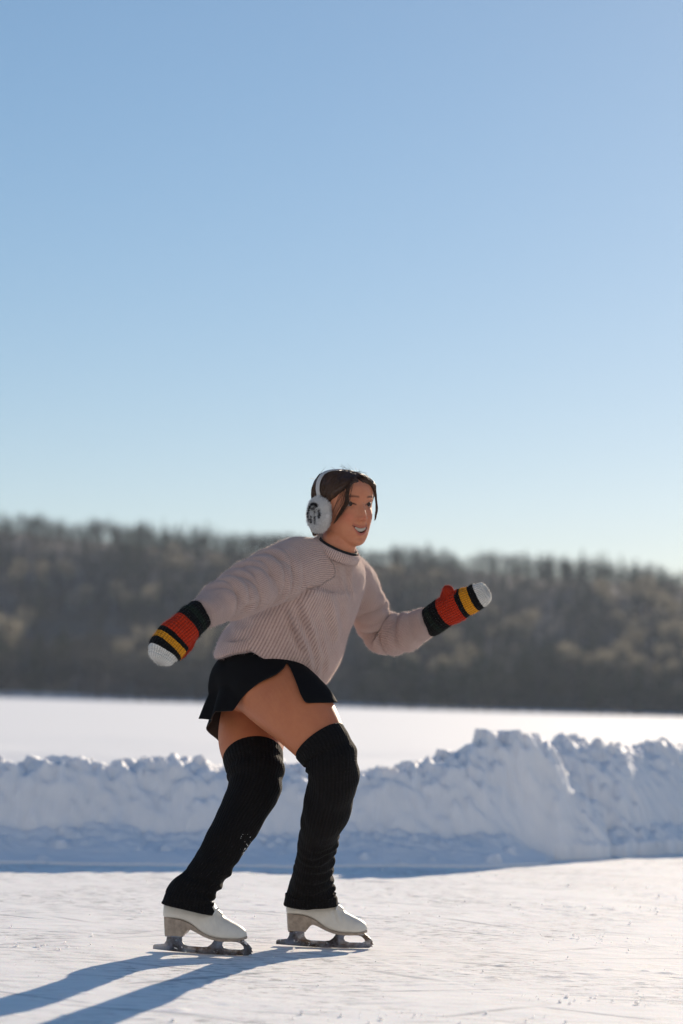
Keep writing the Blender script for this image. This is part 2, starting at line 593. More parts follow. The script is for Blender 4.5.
def face_disp(p):
    x, y, z = p[..., 0], p[..., 1], p[..., 2]
    front = sstep(.0, .035, y)
    d = np.zeros_like(x)
    ax = np.abs(x)
    d -= .0090 * gauss(ax - .030, .017) * gauss(z - .001, .012)          # sockets
    d -= .003 * gauss(x, .012) * gauss(z - .004, .012)                   # bridge
    d += .0025 * gauss(ax - .030, .018) * gauss(z - .019, .008)          # brow
    nz = np.interp(z, [-.054, -.047, -.042, -.036, -.028, -.014, .0, .012], [0, .0015, .013, .0225, .0205, .0130, .0060, 0])
    nwid = np.interp(z, [-.05, -.038, -.02, .0, .015], [.0105, .0105, .0085, .0075, .009])
    d += nz * gauss(x, nwid)
    d += .0085 * gauss(ax - .0125, .0062) * gauss(z + .0405, .0062)      # wings
    d -= .005 * gauss(ax - .0065, .0034) * gauss(z + .0475, .003)        # nostrils
    d += .0065 * gauss(ax - .039, .018) * gauss(z + .034, .016)          # smiling cheeks
    d += .0012 * gauss(ax - .032, .010) * gauss(z + .013, .006)           # bags under the eyes
    nl = ax - (.019 + .45 * (-.045 - z))                                 # nasolabial folds
    d -= .0040 * gauss(nl, .0045) * gauss(z + .057, .013)
    d += .0055 * gauss(x, .030) * gauss(z - MZ, .018)                    # muzzle
    lipu = gauss(z - (zu(x) + .0032), .0032) * sstep(.028, .020, ax)
    lipl = gauss(z - (zl(x) - .0036), .0038) * sstep(.026, .016, ax)
    d += .0036 * lipu + .0048 * lipl
    d -= .0035 * gauss(x, .022) * gauss(z + .0935, .0045)                # under the lip
    d += .0060 * gauss(x, .020) * gauss(z + .109, .012)                  # chin
    d -= .003 * gauss(ax - .028, .004) * gauss(z - (zu(.0255)), .006)    # mouth corners
    op = sstep(0, .0022, zu(x) - z) * sstep(0, .0022, z - zl(x)) * sstep(.0265, .024, ax)
    d -= .014 * op
    exa, up, lo, ins = eye_masks(x, z)
    eo = sstep(0, .0015, up - z) * sstep(0, .0015, z - lo) * sstep(.0155, .0135, np.abs(exa))
    d -= .0058 * eo
    d += .0016 * gauss(z - up - .0022, .0016) * sstep(.017, .012, np.abs(exa))   # lid fold
    d += .0008 * gauss(z - lo + .0016, .0014) * sstep(.016, .010, np.abs(exa))
    return d * front

NPH, NT_ = 420, 330
tg = np.linspace(0.002, .998, NT_)
phg = np.linspace(-math.pi, math.pi, NPH, endpoint=False)
# denser rows at the front
phg = phg - .45 * np.sin(phg) 
TT, PP = np.meshgrid(tg, phg, indexing='ij')
hb = head_base(TT, PP)
hb[..., 1] += face_disp(hb)
hv = (hb.reshape(-1, 3) @ HB + HO)
head_v = np.vstack([hv, hw((0, .033, -.1215))[None], hw((0, -.008, .0845))[None]])
head_f = []
for i in range(NT_ - 1):
    for j in range(NPH):
        j2 = (j + 1) % NPH
        head_f.append((i * NPH + j, (i + 1) * NPH + j, (i + 1) * NPH + j2, i * NPH + j2))
nb = NT_ * NPH
for j in range(NPH):
    j2 = (j + 1) % NPH
    head_f.append((nb, j, j2))
    head_f.append((nb + 1, (NT_ - 1) * NPH + j2, (NT_ - 1) * NPH + j))

# ---------------------------------------------------------------- body
body = MB()
body.add(head_v, head_f)
# ears (under the pads, still there)
for sx in (1, -1):
    e = [(hw((sx * .072, -.012, -.030)), .006, .010), (hw((sx * .077, -.016, -.012)), .007, .014), (hw((sx * .079, -.018, .006)), .006, .016), (hw((sx * .077, -.017, .018)), .004, .010)]
    Chain(e, hr, 6).add(body, 16)
neck0 = P(336, 560, -.15)
Chain([(neck0, .050, .046), (P(338, 547, -.178), .0490, .049), (hw((0, -.020, -.085)), .0495, .053), (hw((0, -.022, -.035)), .050, .056)], LAT, 8).add(body, 40)
torso_nodes = [
 (P(262, 700, .01), .110, .080), (P(262, 688, .0), .172, .120), (P(266, 672, .0), .168, .112), (P(278, 645, -.02), .135, .098),
 (P(296, 612, -.06), .142, .100), (P(312, 584, -.09), .150, .090), (P(322, 568, -.115), .115, .062), (P(330, 556, -.14), .060, .048)]
Chain(torso_nodes, LAT, 8).add(body, 56, .25)
TH_R = [(P(256, 676, -.08), .103, .103), (P(278, 694, -.155), .106, .104), (P(299, 713, -.225), .099, .098), (P(321, 743, -.285), .0760, .075), (P(330, 758, -.300), .062, .064), (P(333, 772, -.305), .055, .057),
        (P(326, 812, -.215), .050, .052), (P(316, 850, -.11), .036, .038), (P(312, 888, -.005), .027, .028)]
TH_L = [(P(262, 694, .065), .105, .100), (P(252, 735, .0), .098, .092), (P(253, 758, -.065), .083, .078), (P(255, 777, -.115), .064, .064),
        (P(246, 807, -.16), .054, .056), (P(229, 836, -.215), .046, .048), (P(211, 866, -.235), .036, .038), (P(197, 894, -.25), .027, .028)]
Chain(TH_R, (1, 0, 0), 8).add(body, 48)
Chain(TH_L, (1, 0, 0), 8).add(body, 48)
oR = P(328.0, 947, .03); oR[2] = -.002
oL = P(206.0, 953.5, -.255); oL[2] = -.001
def skate_matrix(origin, yaw, roll, pitch):
    return Matrix.Translation(Vector(origin)) @ Matrix.Rotation(yaw, 4, 'Z') @ Matrix.Rotation(pitch, 4, 'Y') @ Matrix.Rotation(roll, 4, 'X')
SK_R, SK_L = (oR, R(-4), R(3), R(0)), (oL, R(-9), R(2), R(1.0))
for (sk, ank) in ((SK_R, P(312, 888, -.005)), (SK_L, P(197, 894, -.25))):
    mm = np.array(skate_matrix(*sk))
    tl_ = lambda v: mm[:3, :3] @ np.array(v) + mm[:3, 3]
    Chain([(ank, .027, .028), (tl_((-.072, 0, .128)), .024, .024), (tl_((-.03, 0, .112)), .024, .022), (tl_((.03, 0, .080)), .024, .014), (tl_((.085, 0, .064)), .020, .007)], (0, 1, 0), 6).add(body, 24)
ARM_R = [(P(312, 566, -.17), .052, .052), (P(294, 566, -.22), .056, .056), (P(268, 576, -.31), .050, .050), (P(240, 592, -.41), .042, .042), (P(218, 604, -.47), .034, .034), (P(198, 616, -.53), .022, .024)]
ARM_L = [(P(346, 572, -.02), .052, .052), (P(358, 584, .05), .052, .052), (P(370, 608, .10), .044, .044), (P(384, 634, .14), .040, .040), (P(408, 631, .08), .036, .036), (P(432, 620, .02), .027, .030)]
Chain(ARM_R, (0, 0, 1), 8).add(body, 32)
Chain(ARM_L, (0, 0, 1), 8).add(body, 32)
# hands, inside the mittens: palm, thumb and four slightly bent fingers
def hand(wrist, knuck, tip, side, up):
    wrist, knuck, tip, side, up = (np.asarray(v, float) for v in (wrist, knuck, tip, side, up))
    Chain([(wrist, .021, .017), (.5 * (wrist + knuck), .034, .016), (knuck, .036, .013)], side, 6).add(body, 20)
    L = np.linalg.norm(tip - knuck)
    d = (tip - knuck) / L
    for i, k in enumerate((-.026, -.009, .009, .026)):
        ln = L * (.86, .98, 1.0, .84)[i]
        b0 = knuck - d * .015 + side * k * .9
        Chain([(b0, .008, .008), (b0 + d * ln * .55 + side * k * .05, .0078, .0078), (b0 + d * ln * .95 - up * .010, .0066, .0066)], up, 5).add(body, 10)
    return d
W_R, K_R, T_R = P(198, 616, -.53), P(178, 632, -.585), P(163, 653, -.615)
W_L, K_L, T_L = P(432, 620, .02), P(458, 605, -.03), P(481, 594, -.06)
SIDE_R = unit(np.cross(T_R - W_R, (0, 1, .25)))
SIDE_L = unit(np.cross(T_L - W_L, (0, 1, 0)))
hand(W_R, K_R, T_R, SIDE_R, np.array((0, -1, .2)))
hand(W_L, K_L, T_L, SIDE_L, np.array((0, 1, 0)))
Chain([(P(196, 622, -.54), .011, .011), (P(190, 637, -.53), .010, .010), (P(182, 651, -.54), .0085, .0085)], (0, 1, 0), 6).add(body, 14)
Chain([(P(441, 612, .0), .009, .009), (P(446, 600, -.022), .009, .009), (P(447.2, 591, -.034), .008, .008)], (0, 1, 0), 6).add(body, 14)

me_body = body.remeshed('body', .0023, M_SKIN, 2, .4)
co = get_co(me_body)
lp = hl(co)
x, y, z = lp[:, 0], lp[:, 1], lp[:, 2]
tint = np.tile(np.array((.49, .180, .083)), (len(co), 1))
face = (y > .02) & (z > -.13) & (z < .1)
tint = np.where((z > -.16)[:, None] & (np.abs(x) < .1)[:, None] & (np.abs(y) < .12)[:, None], np.array((.54, .222, .120)), tint)
def blend(mask, c):
    global tint
    m = np.clip(mask, 0, 1)[:, None]
    tint = tint * (1 - m) + np.array(c) * m
fz = face.astype(float)
ax = np.abs(x)
blend(.48 * gauss(ax - .040, .018) * gauss(z + .034, .018) * fz, (.50, .13, .08))
blend(.42 * gauss(x, .012) * gauss(z + .036, .010) * fz, (.50, .14, .09))
lips = np.maximum(.75 * gauss(z - (zu(x) + .0028), .0030) * sstep(.028, .022, ax), gauss(z - (zl(x) - .0036), .0040) * sstep(.026, .018, ax))
blend(1.15 * lips * fz, (.38, .115, .085))
opm = ((z < zu(x)) & (z > zl(x)) & (ax < .0265) & (y < hb[..., 1].max())).astype(float) * fz
blend(opm, (.10, .022, .018))
exa, up, lo, ins = eye_masks(x, z)
lash = gauss(z - up - .0002, .0020) * sstep(.0175, .0145, np.abs(exa)) * fz
blend(1.2 * lash, (.012, .008, .007))
blend(.35 * gauss(z - lo, .0012) * sstep(.016, .010, np.abs(exa)) * fz, (.10, .04, .03))
bz = .0205 + .002 * (1 - ((ax - .031) / .02) ** 2) 
brow = gauss(z - bz, .0027) * sstep(.053, .046, ax) * sstep(.010, .017, ax) * fz
blend(.95 * brow, (.05, .026, .017))
attr(me_body, 'tint', 'FLOAT_COLOR', np.hstack([tint, np.ones((len(co), 1))]))
body_o = link('body', me_body, person)

# eyes
for sx in (1, -1):
    th = np.linspace(0, math.pi, 33)[:, None]
    ph = np.linspace(0, 2 * math.pi, 48, endpoint=False)[None]
    rr = .0115
    loc = np.stack([rr * np.sin(th) * np.cos(ph), rr * np.cos(th) * np.ones_like(ph), rr * np.sin(th) * np.sin(ph)], -1)
    g = np.transpose(loc, (1, 0, 2))
    c = np.array((sx * .0315, .0580, .0008))
    gw = (g + c) @ HB + HO
    me = grid_mesh('eye', gw, M_EYE, closed_u=True)
    attr(me, 'iris', 'FLOAT', np.repeat((np.sin(th[:, 0]) * (th[:, 0] < 1.6) + (th[:, 0] >= 1.6) * 1.0)[None], 48, 0).ravel() )
    link('eye', me, person)
# teeth
tb = MB()
for k in range(-4, 4):
    xm = (k + .5) * .0046
    yy = .0795 - 5.5 * xm * xm - .0025
    ztop = zu(abs(xm)) + .002
    zb = ztop - .0120 + .003 * (abs(xm) / .022) ** 2
    w = .00225
    n = 8
    prof = []
    for zz, s in ((ztop, .9), (ztop - .003, 1.0), (zb + .002, 1.0), (zb, .82)):
        ring = []
        for a in np.linspace(0, 2 * math.pi, n, endpoint=False):
            ring.append((xm + w * s * math.cos(a) * 1.0, yy + .0028 * math.sin(a), zz))
        prof.append(ring)
    v = np.array(prof).reshape(-1, 3)
    f = [(i * n + j, i * n + (j + 1) % n, (i + 1) * n + (j + 1) % n, (i + 1) * n + j) for i in range(3) for j in range(n)]
    f += [tuple(range(n))[::-1], tuple(range(3 * n, 4 * n))]
    tb.add(v @ HB + HO, f)
link('teeth', tb.mesh('teeth', M_TEETH), person)

# ---------------------------------------------------------------- hair
def hairline(aph):
    return np.interp(aph, np.radians([0, 22, 40, 55, 68, 80, 92, 105, 130, 180]), [.059, .054, .038, .020, .002, -.028, -.052, -.070, -.082, -.088])
NPH2, NT2 = 420, 260
tg = np.linspace(.02, .999, NT2)
phg2 = np.linspace(-math.pi, math.pi, NPH2, endpoint=False)
TT, PP = np.meshgrid(tg, phg2, indexing='ij')
hh = head_base(TT, PP)
# outward direction
cen = np.array((0, -.01, .0))
outd = hh - cen
outd[..., 2] *= .8
outd /= np.linalg.norm(outd, axis=-1)[..., None]
zz = hh[..., 2]
line = hairline(np.abs(PP))
line = line + .0012 * vnoise(np.stack([PP.ravel() * 16, PP.ravel() * 0, PP.ravel() * 0], -1), 3).reshape(PP.shape)
inside = sstep(-.004, .016, zz - line)
# strands flow from the centre part, back and down
flow = np.arctan2(np.abs(hh[..., 0]), .10 - hh[..., 1] + .0) * 70 + hh[..., 2] * 160 * np.sign(hh[..., 0])
sidep = np.stack([np.abs(hh[..., 0]) * 20 + hh[..., 1] * 55, hh[..., 2] * 14, np.sign(hh[..., 0]) * 3], -1).reshape(-1, 3)
groove = fbm(sidep, 3, 11).reshape(zz.shape)
part = gauss(hh[..., 0] - .002, .0032) * sstep(.0, .04, hh[..., 1] + .02) * sstep(.05, .06, zz)
thick = inside * (.0095 + .0016 * groove + .0035 * sstep(-.02, -.09, hh[..., 1])) - (1 - inside) * .006 - .006 * part
hv = hh + outd * thick[..., None]
hv = hv.reshape(-1, 3) @ HB + HO
keep = thick > -.0058
idx = np.arange(NT2 * NPH2).reshape(NT2, NPH2)
q = np.stack([idx[:-1], np.roll(idx, -1, 1)[:-1], np.roll(idx, -1, 1)[1:], idx[1:]], -1).reshape(-1, 4)
q = q[keep.ravel()[q].any(1)]
me = bpy.data.meshes.new('hair')
raw_mesh(me, hv, q)
me.polygons.foreach_set('use_smooth', np.ones(len(q), bool))
me.materials.append(M_HAIR)
attr(me, 'strand', 'FLOAT', (sidep[:, 0] * 5.0 + groove.ravel() * 5))
bm = bmesh.new(); bm.from_mesh(me)
bmesh.ops.delete(bm, geom=[v for v in bm.verts if not v.link_faces], context='VERTS')
bm.to_mesh(me); bm.free()
hair_o = link('hair', me, person)

def locks(name, paths, parent, per=10, n=8):
    mb = MB()
    st = []
    for nodes, hint in paths:
        ch = Chain(nodes, hint, per)
        before = mb.n
        ch.add(mb, n, 1.0, 1.5)
        st.append(np.linspace(0, 1, mb.n - before) * 0 + rng.uniform(0, 60))
    me = mb.mesh(name, M_HAIR)
    attr(me, 'strand', 'FLOAT', np.concatenate(st) + get_co(me)[:, 0] * 2500)
    return link(name, me, parent)
def curtain(sx, pts, n, spread, rad):
    out = []
    base = np.array(pts, float)
    base[:, 0] *= sx
    for i in range(n):
        u = (i + .5) / n - .5
        j = rng.normal(0, 1, (len(base), 3)) * .0013
        off = np.zeros_like(base)
        w = np.linspace(.35, 1, len(base)) * np.interp(np.linspace(0, 1, len(base)), [0, .6, 1], [1, 1, .25])
        off[:, 1] = u * spread * w
        off[:, 0] = -sx * u * spread * .35 * w
        p = base + off + j
        p = p[:len(p) - (1 if rng.uniform() < .35 else 0)]; base_n = len(p)
        rads = np.interp(np.linspace(0, 1, base_n), [0, .3, .7, 1], [rad * .8, rad, rad * .75, rad * .12])
        out.append(([(hw(p[k]), rads[k], rads[k] * .6) for k in range(base_n)], np.array((0, -1.0, 0)) if sx > 0 else np.array((1.0, -.5, 0))))
    return out
right_lock = curtain(1, [(.004, .052, .083), (.026, .064, .072), (.042, .069, .052), (.050, .075, .026), (.052, .075, .002), (.060, .067, -.020), (.068, .056, -.042), (.072, .048, -.056)], 34, .015, .0016)
left_lock = curtain(-1, [(.004, .052, .083), (.026, .066, .068), (.045, .070, .042), (.058, .064, .014), (.066, .058, -.012), (.069, .052, -.034), (.069, .050, -.046)], 22, .011, .0016)
wisp = curtain(1, [(.004, .050, .083), (.030, .060, .072), (.046, .067, .050), (.055, .070, .024), (.060, .068, .0), (.067, .060, -.022), (.073, .050, -.044), (.076, .042, -.060)], 16, .062, .0009)
locks('hair_strand', wisp, hair_o)
locks('hair_strand', right_lock, hair_o)
locks('hair_strand', left_lock, hair_o)
# fine strands combed over the cap from the parting
hbm = hair_o.data; hbm.calc_loop_triangles()
hbv = BVHTree.FromPolygons([tuple(v) for v in get_co(hbm)], [tuple(t.vertices) for t in hbm.loop_triangles])
fine_str = []
for i in range(520):
    sd = 1 if i % 5 else -1
    y0 = rng.uniform(-.075, .060)
    p0 = np.array((sd * .003, y0, .09))
    a1 = rng.uniform(38, 150)
    a1r = R(a1)
    z1 = float(hairline(np.array([a1r]))[0]) + .014
    p1 = np.array((sd * .08 * math.sin(a1r), .08 * math.cos(a1r) - .01, z1))
    if p1[1] > p0[1] + .03: continue
    pm = np.array((sd * .075 * math.sin(a1r) * .75, .5 * (p0[1] + p1[1]) + .012, .055))
    path = cr([p0, .5 * (p0 + pm) + np.array((0, .006, .012)), pm, p1], 3)
    pts, ok2 = [], True
    for q_ in path:
        d = unit(q_ - cen)
        hit = hbv.ray_cast(Vector(hw(cen + d * .2)), Vector(-(d @ HB)), .2)
        if hit[0] is None: ok2 = False; break
        pts.append(np.array(hit[0]) + (d @ HB) * rng.uniform(.0000, .0012))
    if ok2:
        fine_str.append(([(p_, .0009, .0007) for p_ in pts], hr + np.array((.1, .2, .3))))
fo = locks('combed_hair', fine_str, hair_o, 4, 5); fo['kind'] = 'stuff'
# low tail at the nape, just showing behind the pad
tail = []
for i in range(26):
    a = rng.uniform(0, 6.28); r = .016 * math.sqrt(rng.uniform())
    o = np.array((r * math.cos(a), r * math.sin(a) * .7, 0))
    tail.append(([(hw(np.array((.004, -.088, -.040)) + o), .004, .004), (hw(np.array((.010, -.112, -.052)) + o * 1.4), .0055, .005), (hw(np.array((.012, -.118, -.075)) + o * 1.5), .005, .0045), (hw(np.array((.012, -.112, -.104)) + o * 1.1), .0012, .0012)], hr))
locks('ponytail', tail, hair_o)
fly = []
for i in range(46):
    a = rng.uniform(-1, 1); yy = rng.uniform(-.1, .05)
    p0 = head_base(np.array([rng.uniform(.55, .97)]), np.array([rng.uniform(-3.1, 3.1)]))[0]
    if p0[2] < hairline(abs(math.atan2(p0[0], p0[1]))) + .01: continue
    d = unit(p0 - cen)
    tdir = unit(np.cross(d, rng.normal(0, 1, 3)))
    ln = rng.uniform(.02, .05)
    fly.append(([(hw(p0 + d * .010), .0004, .0004), (hw(p0 + d * .0145 + tdir * ln * .5), .0004, .0004), (hw(p0 + d * rng.uniform(.012, .019) + tdir * ln), .0003, .0003)], hr + .01))
fo = locks('flyaway_hair', fly, hair_o, 6, 4); fo['kind'] = 'stuff'

# ---------------------------------------------------------------- earmuffs
def fur(points, normals, ln, wd, tints, jitter=.5, droop=None):
    n = len(points)
    d = normals + rng.normal(0, jitter, (n, 3))
    d /= np.linalg.norm(d, axis=1)[:, None]
    s = np.cross(d, rng.normal(0, 1, (n, 3)))
    s /= np.linalg.norm(s, axis=1)[:, None]
    L = ln * rng.uniform(.5, 1.1, (n, 1))
    v = np.stack([points - s * wd, points + s * wd, points + d * L], 1).reshape(-1, 3)
    return v, np.arange(3 * n).reshape(-1, 3), np.repeat(tints, 3, 0)

ear = empty('earmuffs', tuple(hw((0, -.02, .09))), person)
bandpts = []
hair_l = hl(get_co(hair_o.data))
for a in np.linspace(-.12, math.pi + .12, 19):
    cx, cz = math.cos(a), math.sin(a)
    yv = -.004 - .036 * max(cz, 0)
    m_ = np.abs(hair_l[:, 1] - yv) < .012
    pr = (hair_l[m_, 0] * cx + (hair_l[m_, 2] + .005) * cz)
    lat_ = np.abs(-hair_l[m_, 0] * cz + (hair_l[m_, 2] + .005) * cx)
    rr_ = pr[lat_ < .012].max() + .0012
    bandpts.append((hw((rr_ * cx, yv, -.005 + rr_ * cz)), .0085, .0028))
bmb = MB()
Chain(bandpts, F2, 6).add(bmb, 24)
link('headband', bmb.mesh('headband', M_BAND), ear)
for sx in (1, -1):
    c0 = np.array((sx * (.088 if sx > 0 else .076), -.004 if sx > 0 else -.048, -.036))
    nlat, nlon = 40, 72
    th = np.linspace(0, math.pi, nlat)[:, None]
    ph = np.linspace(0, 2 * math.pi, nlon, endpoint=False)[None]
    e = .75
    xs = sx * .0185 * np.sign(np.cos(th)) * np.abs(np.cos(th)) ** e * np.ones_like(ph)
    rr = .0445 * np.abs(np.sin(th)) ** .62
    dish = -.0035 * sx * gauss(rr, .026) * (np.cos(th) > 0)
    loc = np.stack([xs + dish, rr * np.cos(ph) * .98, rr * np.sin(ph) * 1.06], -1)
    nz = fbm(loc.reshape(-1, 3) * 60, 3, 5).reshape(loc.shape[:2])
    loc = loc * (1 + .055 * nz[..., None])
    g = np.transpose(loc, (1, 0, 2))
    gw = (g + c0) @ HB + HO
    white = np.array((.86, .85, .835))
    cols = np.tile(white, (nlon * nlat, 1))
    me = grid_mesh('ear_pad', gw, M_PAD, closed_u=True)
    # short pile
    fac_p = rng.uniform(0, 1, 9000)
    co_p = get_co(me); no_p = get_no(me)
    ccen = hw(c0)
    sgn = np.sign(((co_p - ccen) * no_p).sum(1).mean())
    no_p *= sgn
    pick = rng.integers(0, len(co_p), 18000)
    lpk = hl(co_p[pick]) - c0
    lpj = co_p[pick] + rng.normal(0, .0012, (len(pick), 3))
    # black ink-like strokes on the outer face
    uy, uz = lpk[:, 1] / .0445, lpk[:, 2] / .0472
    rad = np.hypot(uy, uz); an = np.arctan2(uz, uy)
    outer = (lpk[:, 0] * sx > .004)
    ringm = (np.abs(rad - .62) < .10) & ((an > .9) | (an < -2.4) | ((an > -.3) & (an < .6)))
    strokes = (np.sin(uy * 15 + uz * 3) > .25) & (uz < -.12) & (uz > -.58) & (np.abs(uy) < .46)
    patch = ((np.hypot(uy - .12, uz - .22) < .16)) & (np.sin(uy * 30 + uz * 20) > -.3)
    patch |= (np.abs(uz - .42 - .1 * np.sin(uy * 7)) < .06) & (np.abs(uy) < .38)
    ink = outer & (ringm | strokes | patch)
    tl = np.where(ink[:, None], np.array((.022, .02, .022)), white * rng.uniform(.86, 1.05, (len(pick), 1)))
    v2, f2, t2 = fur(lpj, no_p[pick], .0080, .00050, tl, .5)
    me2 = bpy.data.meshes.new('ear_pad')
    quads = np.empty(len(me.loops), np.int32); me.loops.foreach_get('vertex_index', quads)
    quads = quads.reshape(-1, 4)
    tris = np.vstack([quads[:, [0, 1, 2]], quads[:, [0, 2, 3]], f2 + len(co_p)])
    raw_mesh(me2, np.vstack([co_p, v2]), tris)
    me2.materials.append(M_PAD)
    # base colour of the pad under the pile follows the same strokes
    lall = hl(co_p) - c0
    uy, uz = lall[:, 1] / .0445, lall[:, 2] / .0472
    rad = np.hypot(uy, uz); an = np.arctan2(uz, uy)
    outer = (lall[:, 0] * sx > .004)
    ringm = (np.abs(rad - .62) < .10) & ((an > .9) | (an < -2.4) | ((an > -.3) & (an < .6)))
    strokes = (np.sin(uy * 15 + uz * 3) > .25) & (uz < -.12) & (uz > -.58) & (np.abs(uy) < .46)
    patch = ((np.hypot(uy - .12, uz - .22) < .16)) & (np.sin(uy * 30 + uz * 20) > -.3)
    cols[outer & (ringm | strokes | patch)] = (.03, .028, .03)
    allc = np.vstack([cols, t2])
    attr(me2, 'tint', 'FLOAT_COLOR', np.hstack([allc, np.ones((len(allc), 1))]))
    me2.polygons.foreach_set('use_smooth', np.ones(len(tris), bool))
    bpy.data.meshes.remove(me)
    link('ear_pad', me2, ear)

# ---------------------------------------------------------------- sweater
SW_T = [(P(266, 680, -.02), .188, .152), (P(274, 663, -.025), .188, .156), (P(288, 638, -.045), .184, .156), (P(300, 612, -.07), .180, .146),
        (P(313, 588, -.10), .180, .130), (P(323, 570, -.125), .168, .110), (P(329, 561, -.145), .122, .086), (P(333, 555, -.160), .082, .075), (P(336.5, 549, -.176), .066, .066)]
SW_R = [(P(318, 566, -.16), .075, .075), (P(298, 566, -.21), .082, .080), (P(270, 577, -.30), .073, .070), (P(243, 592, -.39), .064, .064), (P(222, 601, -.46), .056, .058), (P(206, 611, -.515), .043, .049), (P(201, 614, -.53), .040, .045)]
SW_L = [(P(340, 572, -.03), .070, .070), (P(354, 582, .03), .068, .068), (P(367, 605, .085), .057, .058), (P(382, 632, .125), .058, .060), (P(404, 632, .075), .053, .055), (P(421, 625, .04), .046, .048), (P(428, 622, .025), .041, .043)]
def sleeve_mod(seed, amp):
    def f(s, ph):
        e = sstep(.12, .22, s) * sstep(.46, .41, s) 
        v = np.sin(s * 150 + 1.7 * np.cos(ph + seed) + seed) * (.6 + .4 * np.cos(ph * 2 + seed * 2)) + .5 * np.sin(s * 95 - 2.4 * np.sin(ph) + 2 * seed)
        return 1 + amp * e * v
    return f
sw = MB()
cT = Chain(SW_T, LAT, 10).add(sw, 72, .12, .3)
cR = Chain(SW_R, (0, 0, 1), 12).add(sw, 56, .6, .12)
cL = Chain(SW_L, (0, 0, 1), 12).add(sw, 56, .6, .12)
me_sw = sw.remeshed('sweater', .0034, M_SWEATER, 10, .5)

def knit_attrs(me, chains, ribs):
    co = get_co(me)
    res = [c.nearest(co) for c in chains]
    nd = np.stack([r[0] for r in res], 1)
    w = nd.argmin(1)
    S = np.stack([r[1] for r in res], 1)[np.arange(len(co)), w]
    C = np.stack([r[2] for r in res], 1)[np.arange(len(co)), w]
    N = np.stack([r[3] for r in res], 1)[np.arange(len(co)), w]
    attr(me, 'knit', 'FLOAT_VECTOR', np.stack([C, N, S], 1))
    attr(me, 'ribn', 'FLOAT', np.array(ribs, float)[w])
    return w, S, C, N, nd

def px_of(co):
    """pixel coordinates of world points (to place a fold where the cloth folds)"""
    M = np.array(CAMM)
    d = (co - np.array(CAM)) @ M
    return np.stack([W / 2 + F_PX * d[:, 0] / -d[:, 2], H / 2 - F_PX * d[:, 1] / -d[:, 2]], 1)

w, S, C, N, nd = knit_attrs(me_sw, [cT, cR, cL], [118, 84, 76])
co, no = get_co(me_sw), get_no(me_sw)
amp = np.zeros(len(co))
# bunched sleeves
ph = np.arctan2(N, C)
for k, seed, s0, s1, s2, s3, A in ((1, .4, .10, .24, .42, .47, .0092), (2, 2.1, .10, .22, .36, .43, .0078)):
    m = (w == k).astype(float) * sstep(s0, s1, S) * sstep(s3, s2, S)
    v = (2 * np.abs(np.sin(S * 66 + 1.1 * np.cos(ph + seed) + seed + 1.3 * vnoise(co * 11, 3))) ** .65 - 1.2) * (.6 + .5 * vnoise(co * 16, 8)) + .6 * (2 * np.abs(np.sin(S * 41 - 1.6 * np.sin(ph + seed) + 2 * seed)) ** .7 - 1.2)
    amp += A * m * v
amp += .0035 * fbm(co * 11, 3, 21)
def fold3(a, b, wd, A):
    """a fold between two world points"""
    global amp
    a, b = np.asarray(a), np.asarray(b)
    ab = b - a
    t = np.clip(((co - a) @ ab) / (ab @ ab), 0, 1)
    d = np.linalg.norm(co - (a + t[:, None] * ab), axis=1)
    amp += A * (gauss(d, wd) - .55 * gauss(d - wd * 1.9, wd * .9)) * np.sin(np.clip(t, .04, 1) * math.pi) ** .5
def surf_pt(px, py):
    """front surface point of the sweater nearest that spot"""
    pp = px_of(co)
    d = np.hypot(pp[:, 0] - px, pp[:, 1] - py) + (co[:, 1] - co[:, 1].min()) * 8
    return co[d.argmin()]
fold3(surf_pt(296, 602), surf_pt(318, 668), .011, -.016)
fold3(surf_pt(286, 612), surf_pt(302, 654), .009, -.010)
fold3(surf_pt(240, 625), surf_pt(286, 622), .010, -.006)
fold3(surf_pt(300, 596), surf_pt(312, 585), .012, -.008)
fold3(surf_pt(330, 600), surf_pt(338, 640), .014, .008)
fold3(surf_pt(345, 562), surf_pt(352, 600), .010, -.006)
fold3(surf_pt(318, 640), surf_pt(324, 676), .010, -.007)
fold3(surf_pt(255, 600), surf_pt(240, 612), .008, -.006)
co2 = co + no * amp[:, None]
# hem: droops at the front, rides up over the hip on the near side
hemw = sstep(.055, .0, S) * (w == 0)
fr = (co - cT.c[0]) @ FWD
near = -((co - cT.c[0]) @ LAT)
hem_y = np.array([(195, 664), (212, 663), (225, 659), (245, 655), (268, 653), (290, 655), (306, 659), (314, 668), (323, 688), (334, 690)])
pp = px_of(co2)
xb = np.arange(204, 334, 3.0)
low = []
for xq in xb:
    m_ = (w == 0) & (S < .08) & (np.abs(pp[:, 0] - xq) < 3) & (no[:, 1] < .3)
    low.append(pp[m_, 1].max() if m_.any() else np.nan)
low = np.array(low)
ok_ = ~np.isnan(low)
dlt = np.interp(xb, hem_y[:, 0], hem_y[:, 1]) - np.interp(xb, xb[ok_], low[ok_])
dlt = np.convolve(np.pad(dlt, 3, 'edge'), np.ones(7) / 7, 'valid')
hemw = sstep(.10, .012, S) * (w == 0)
co2[:, 2] -= hemw * np.interp(pp[:, 0], xb, dlt) / 350.0
set_co(me_sw, co2)
sw_o = link('sweater', me_sw, person)

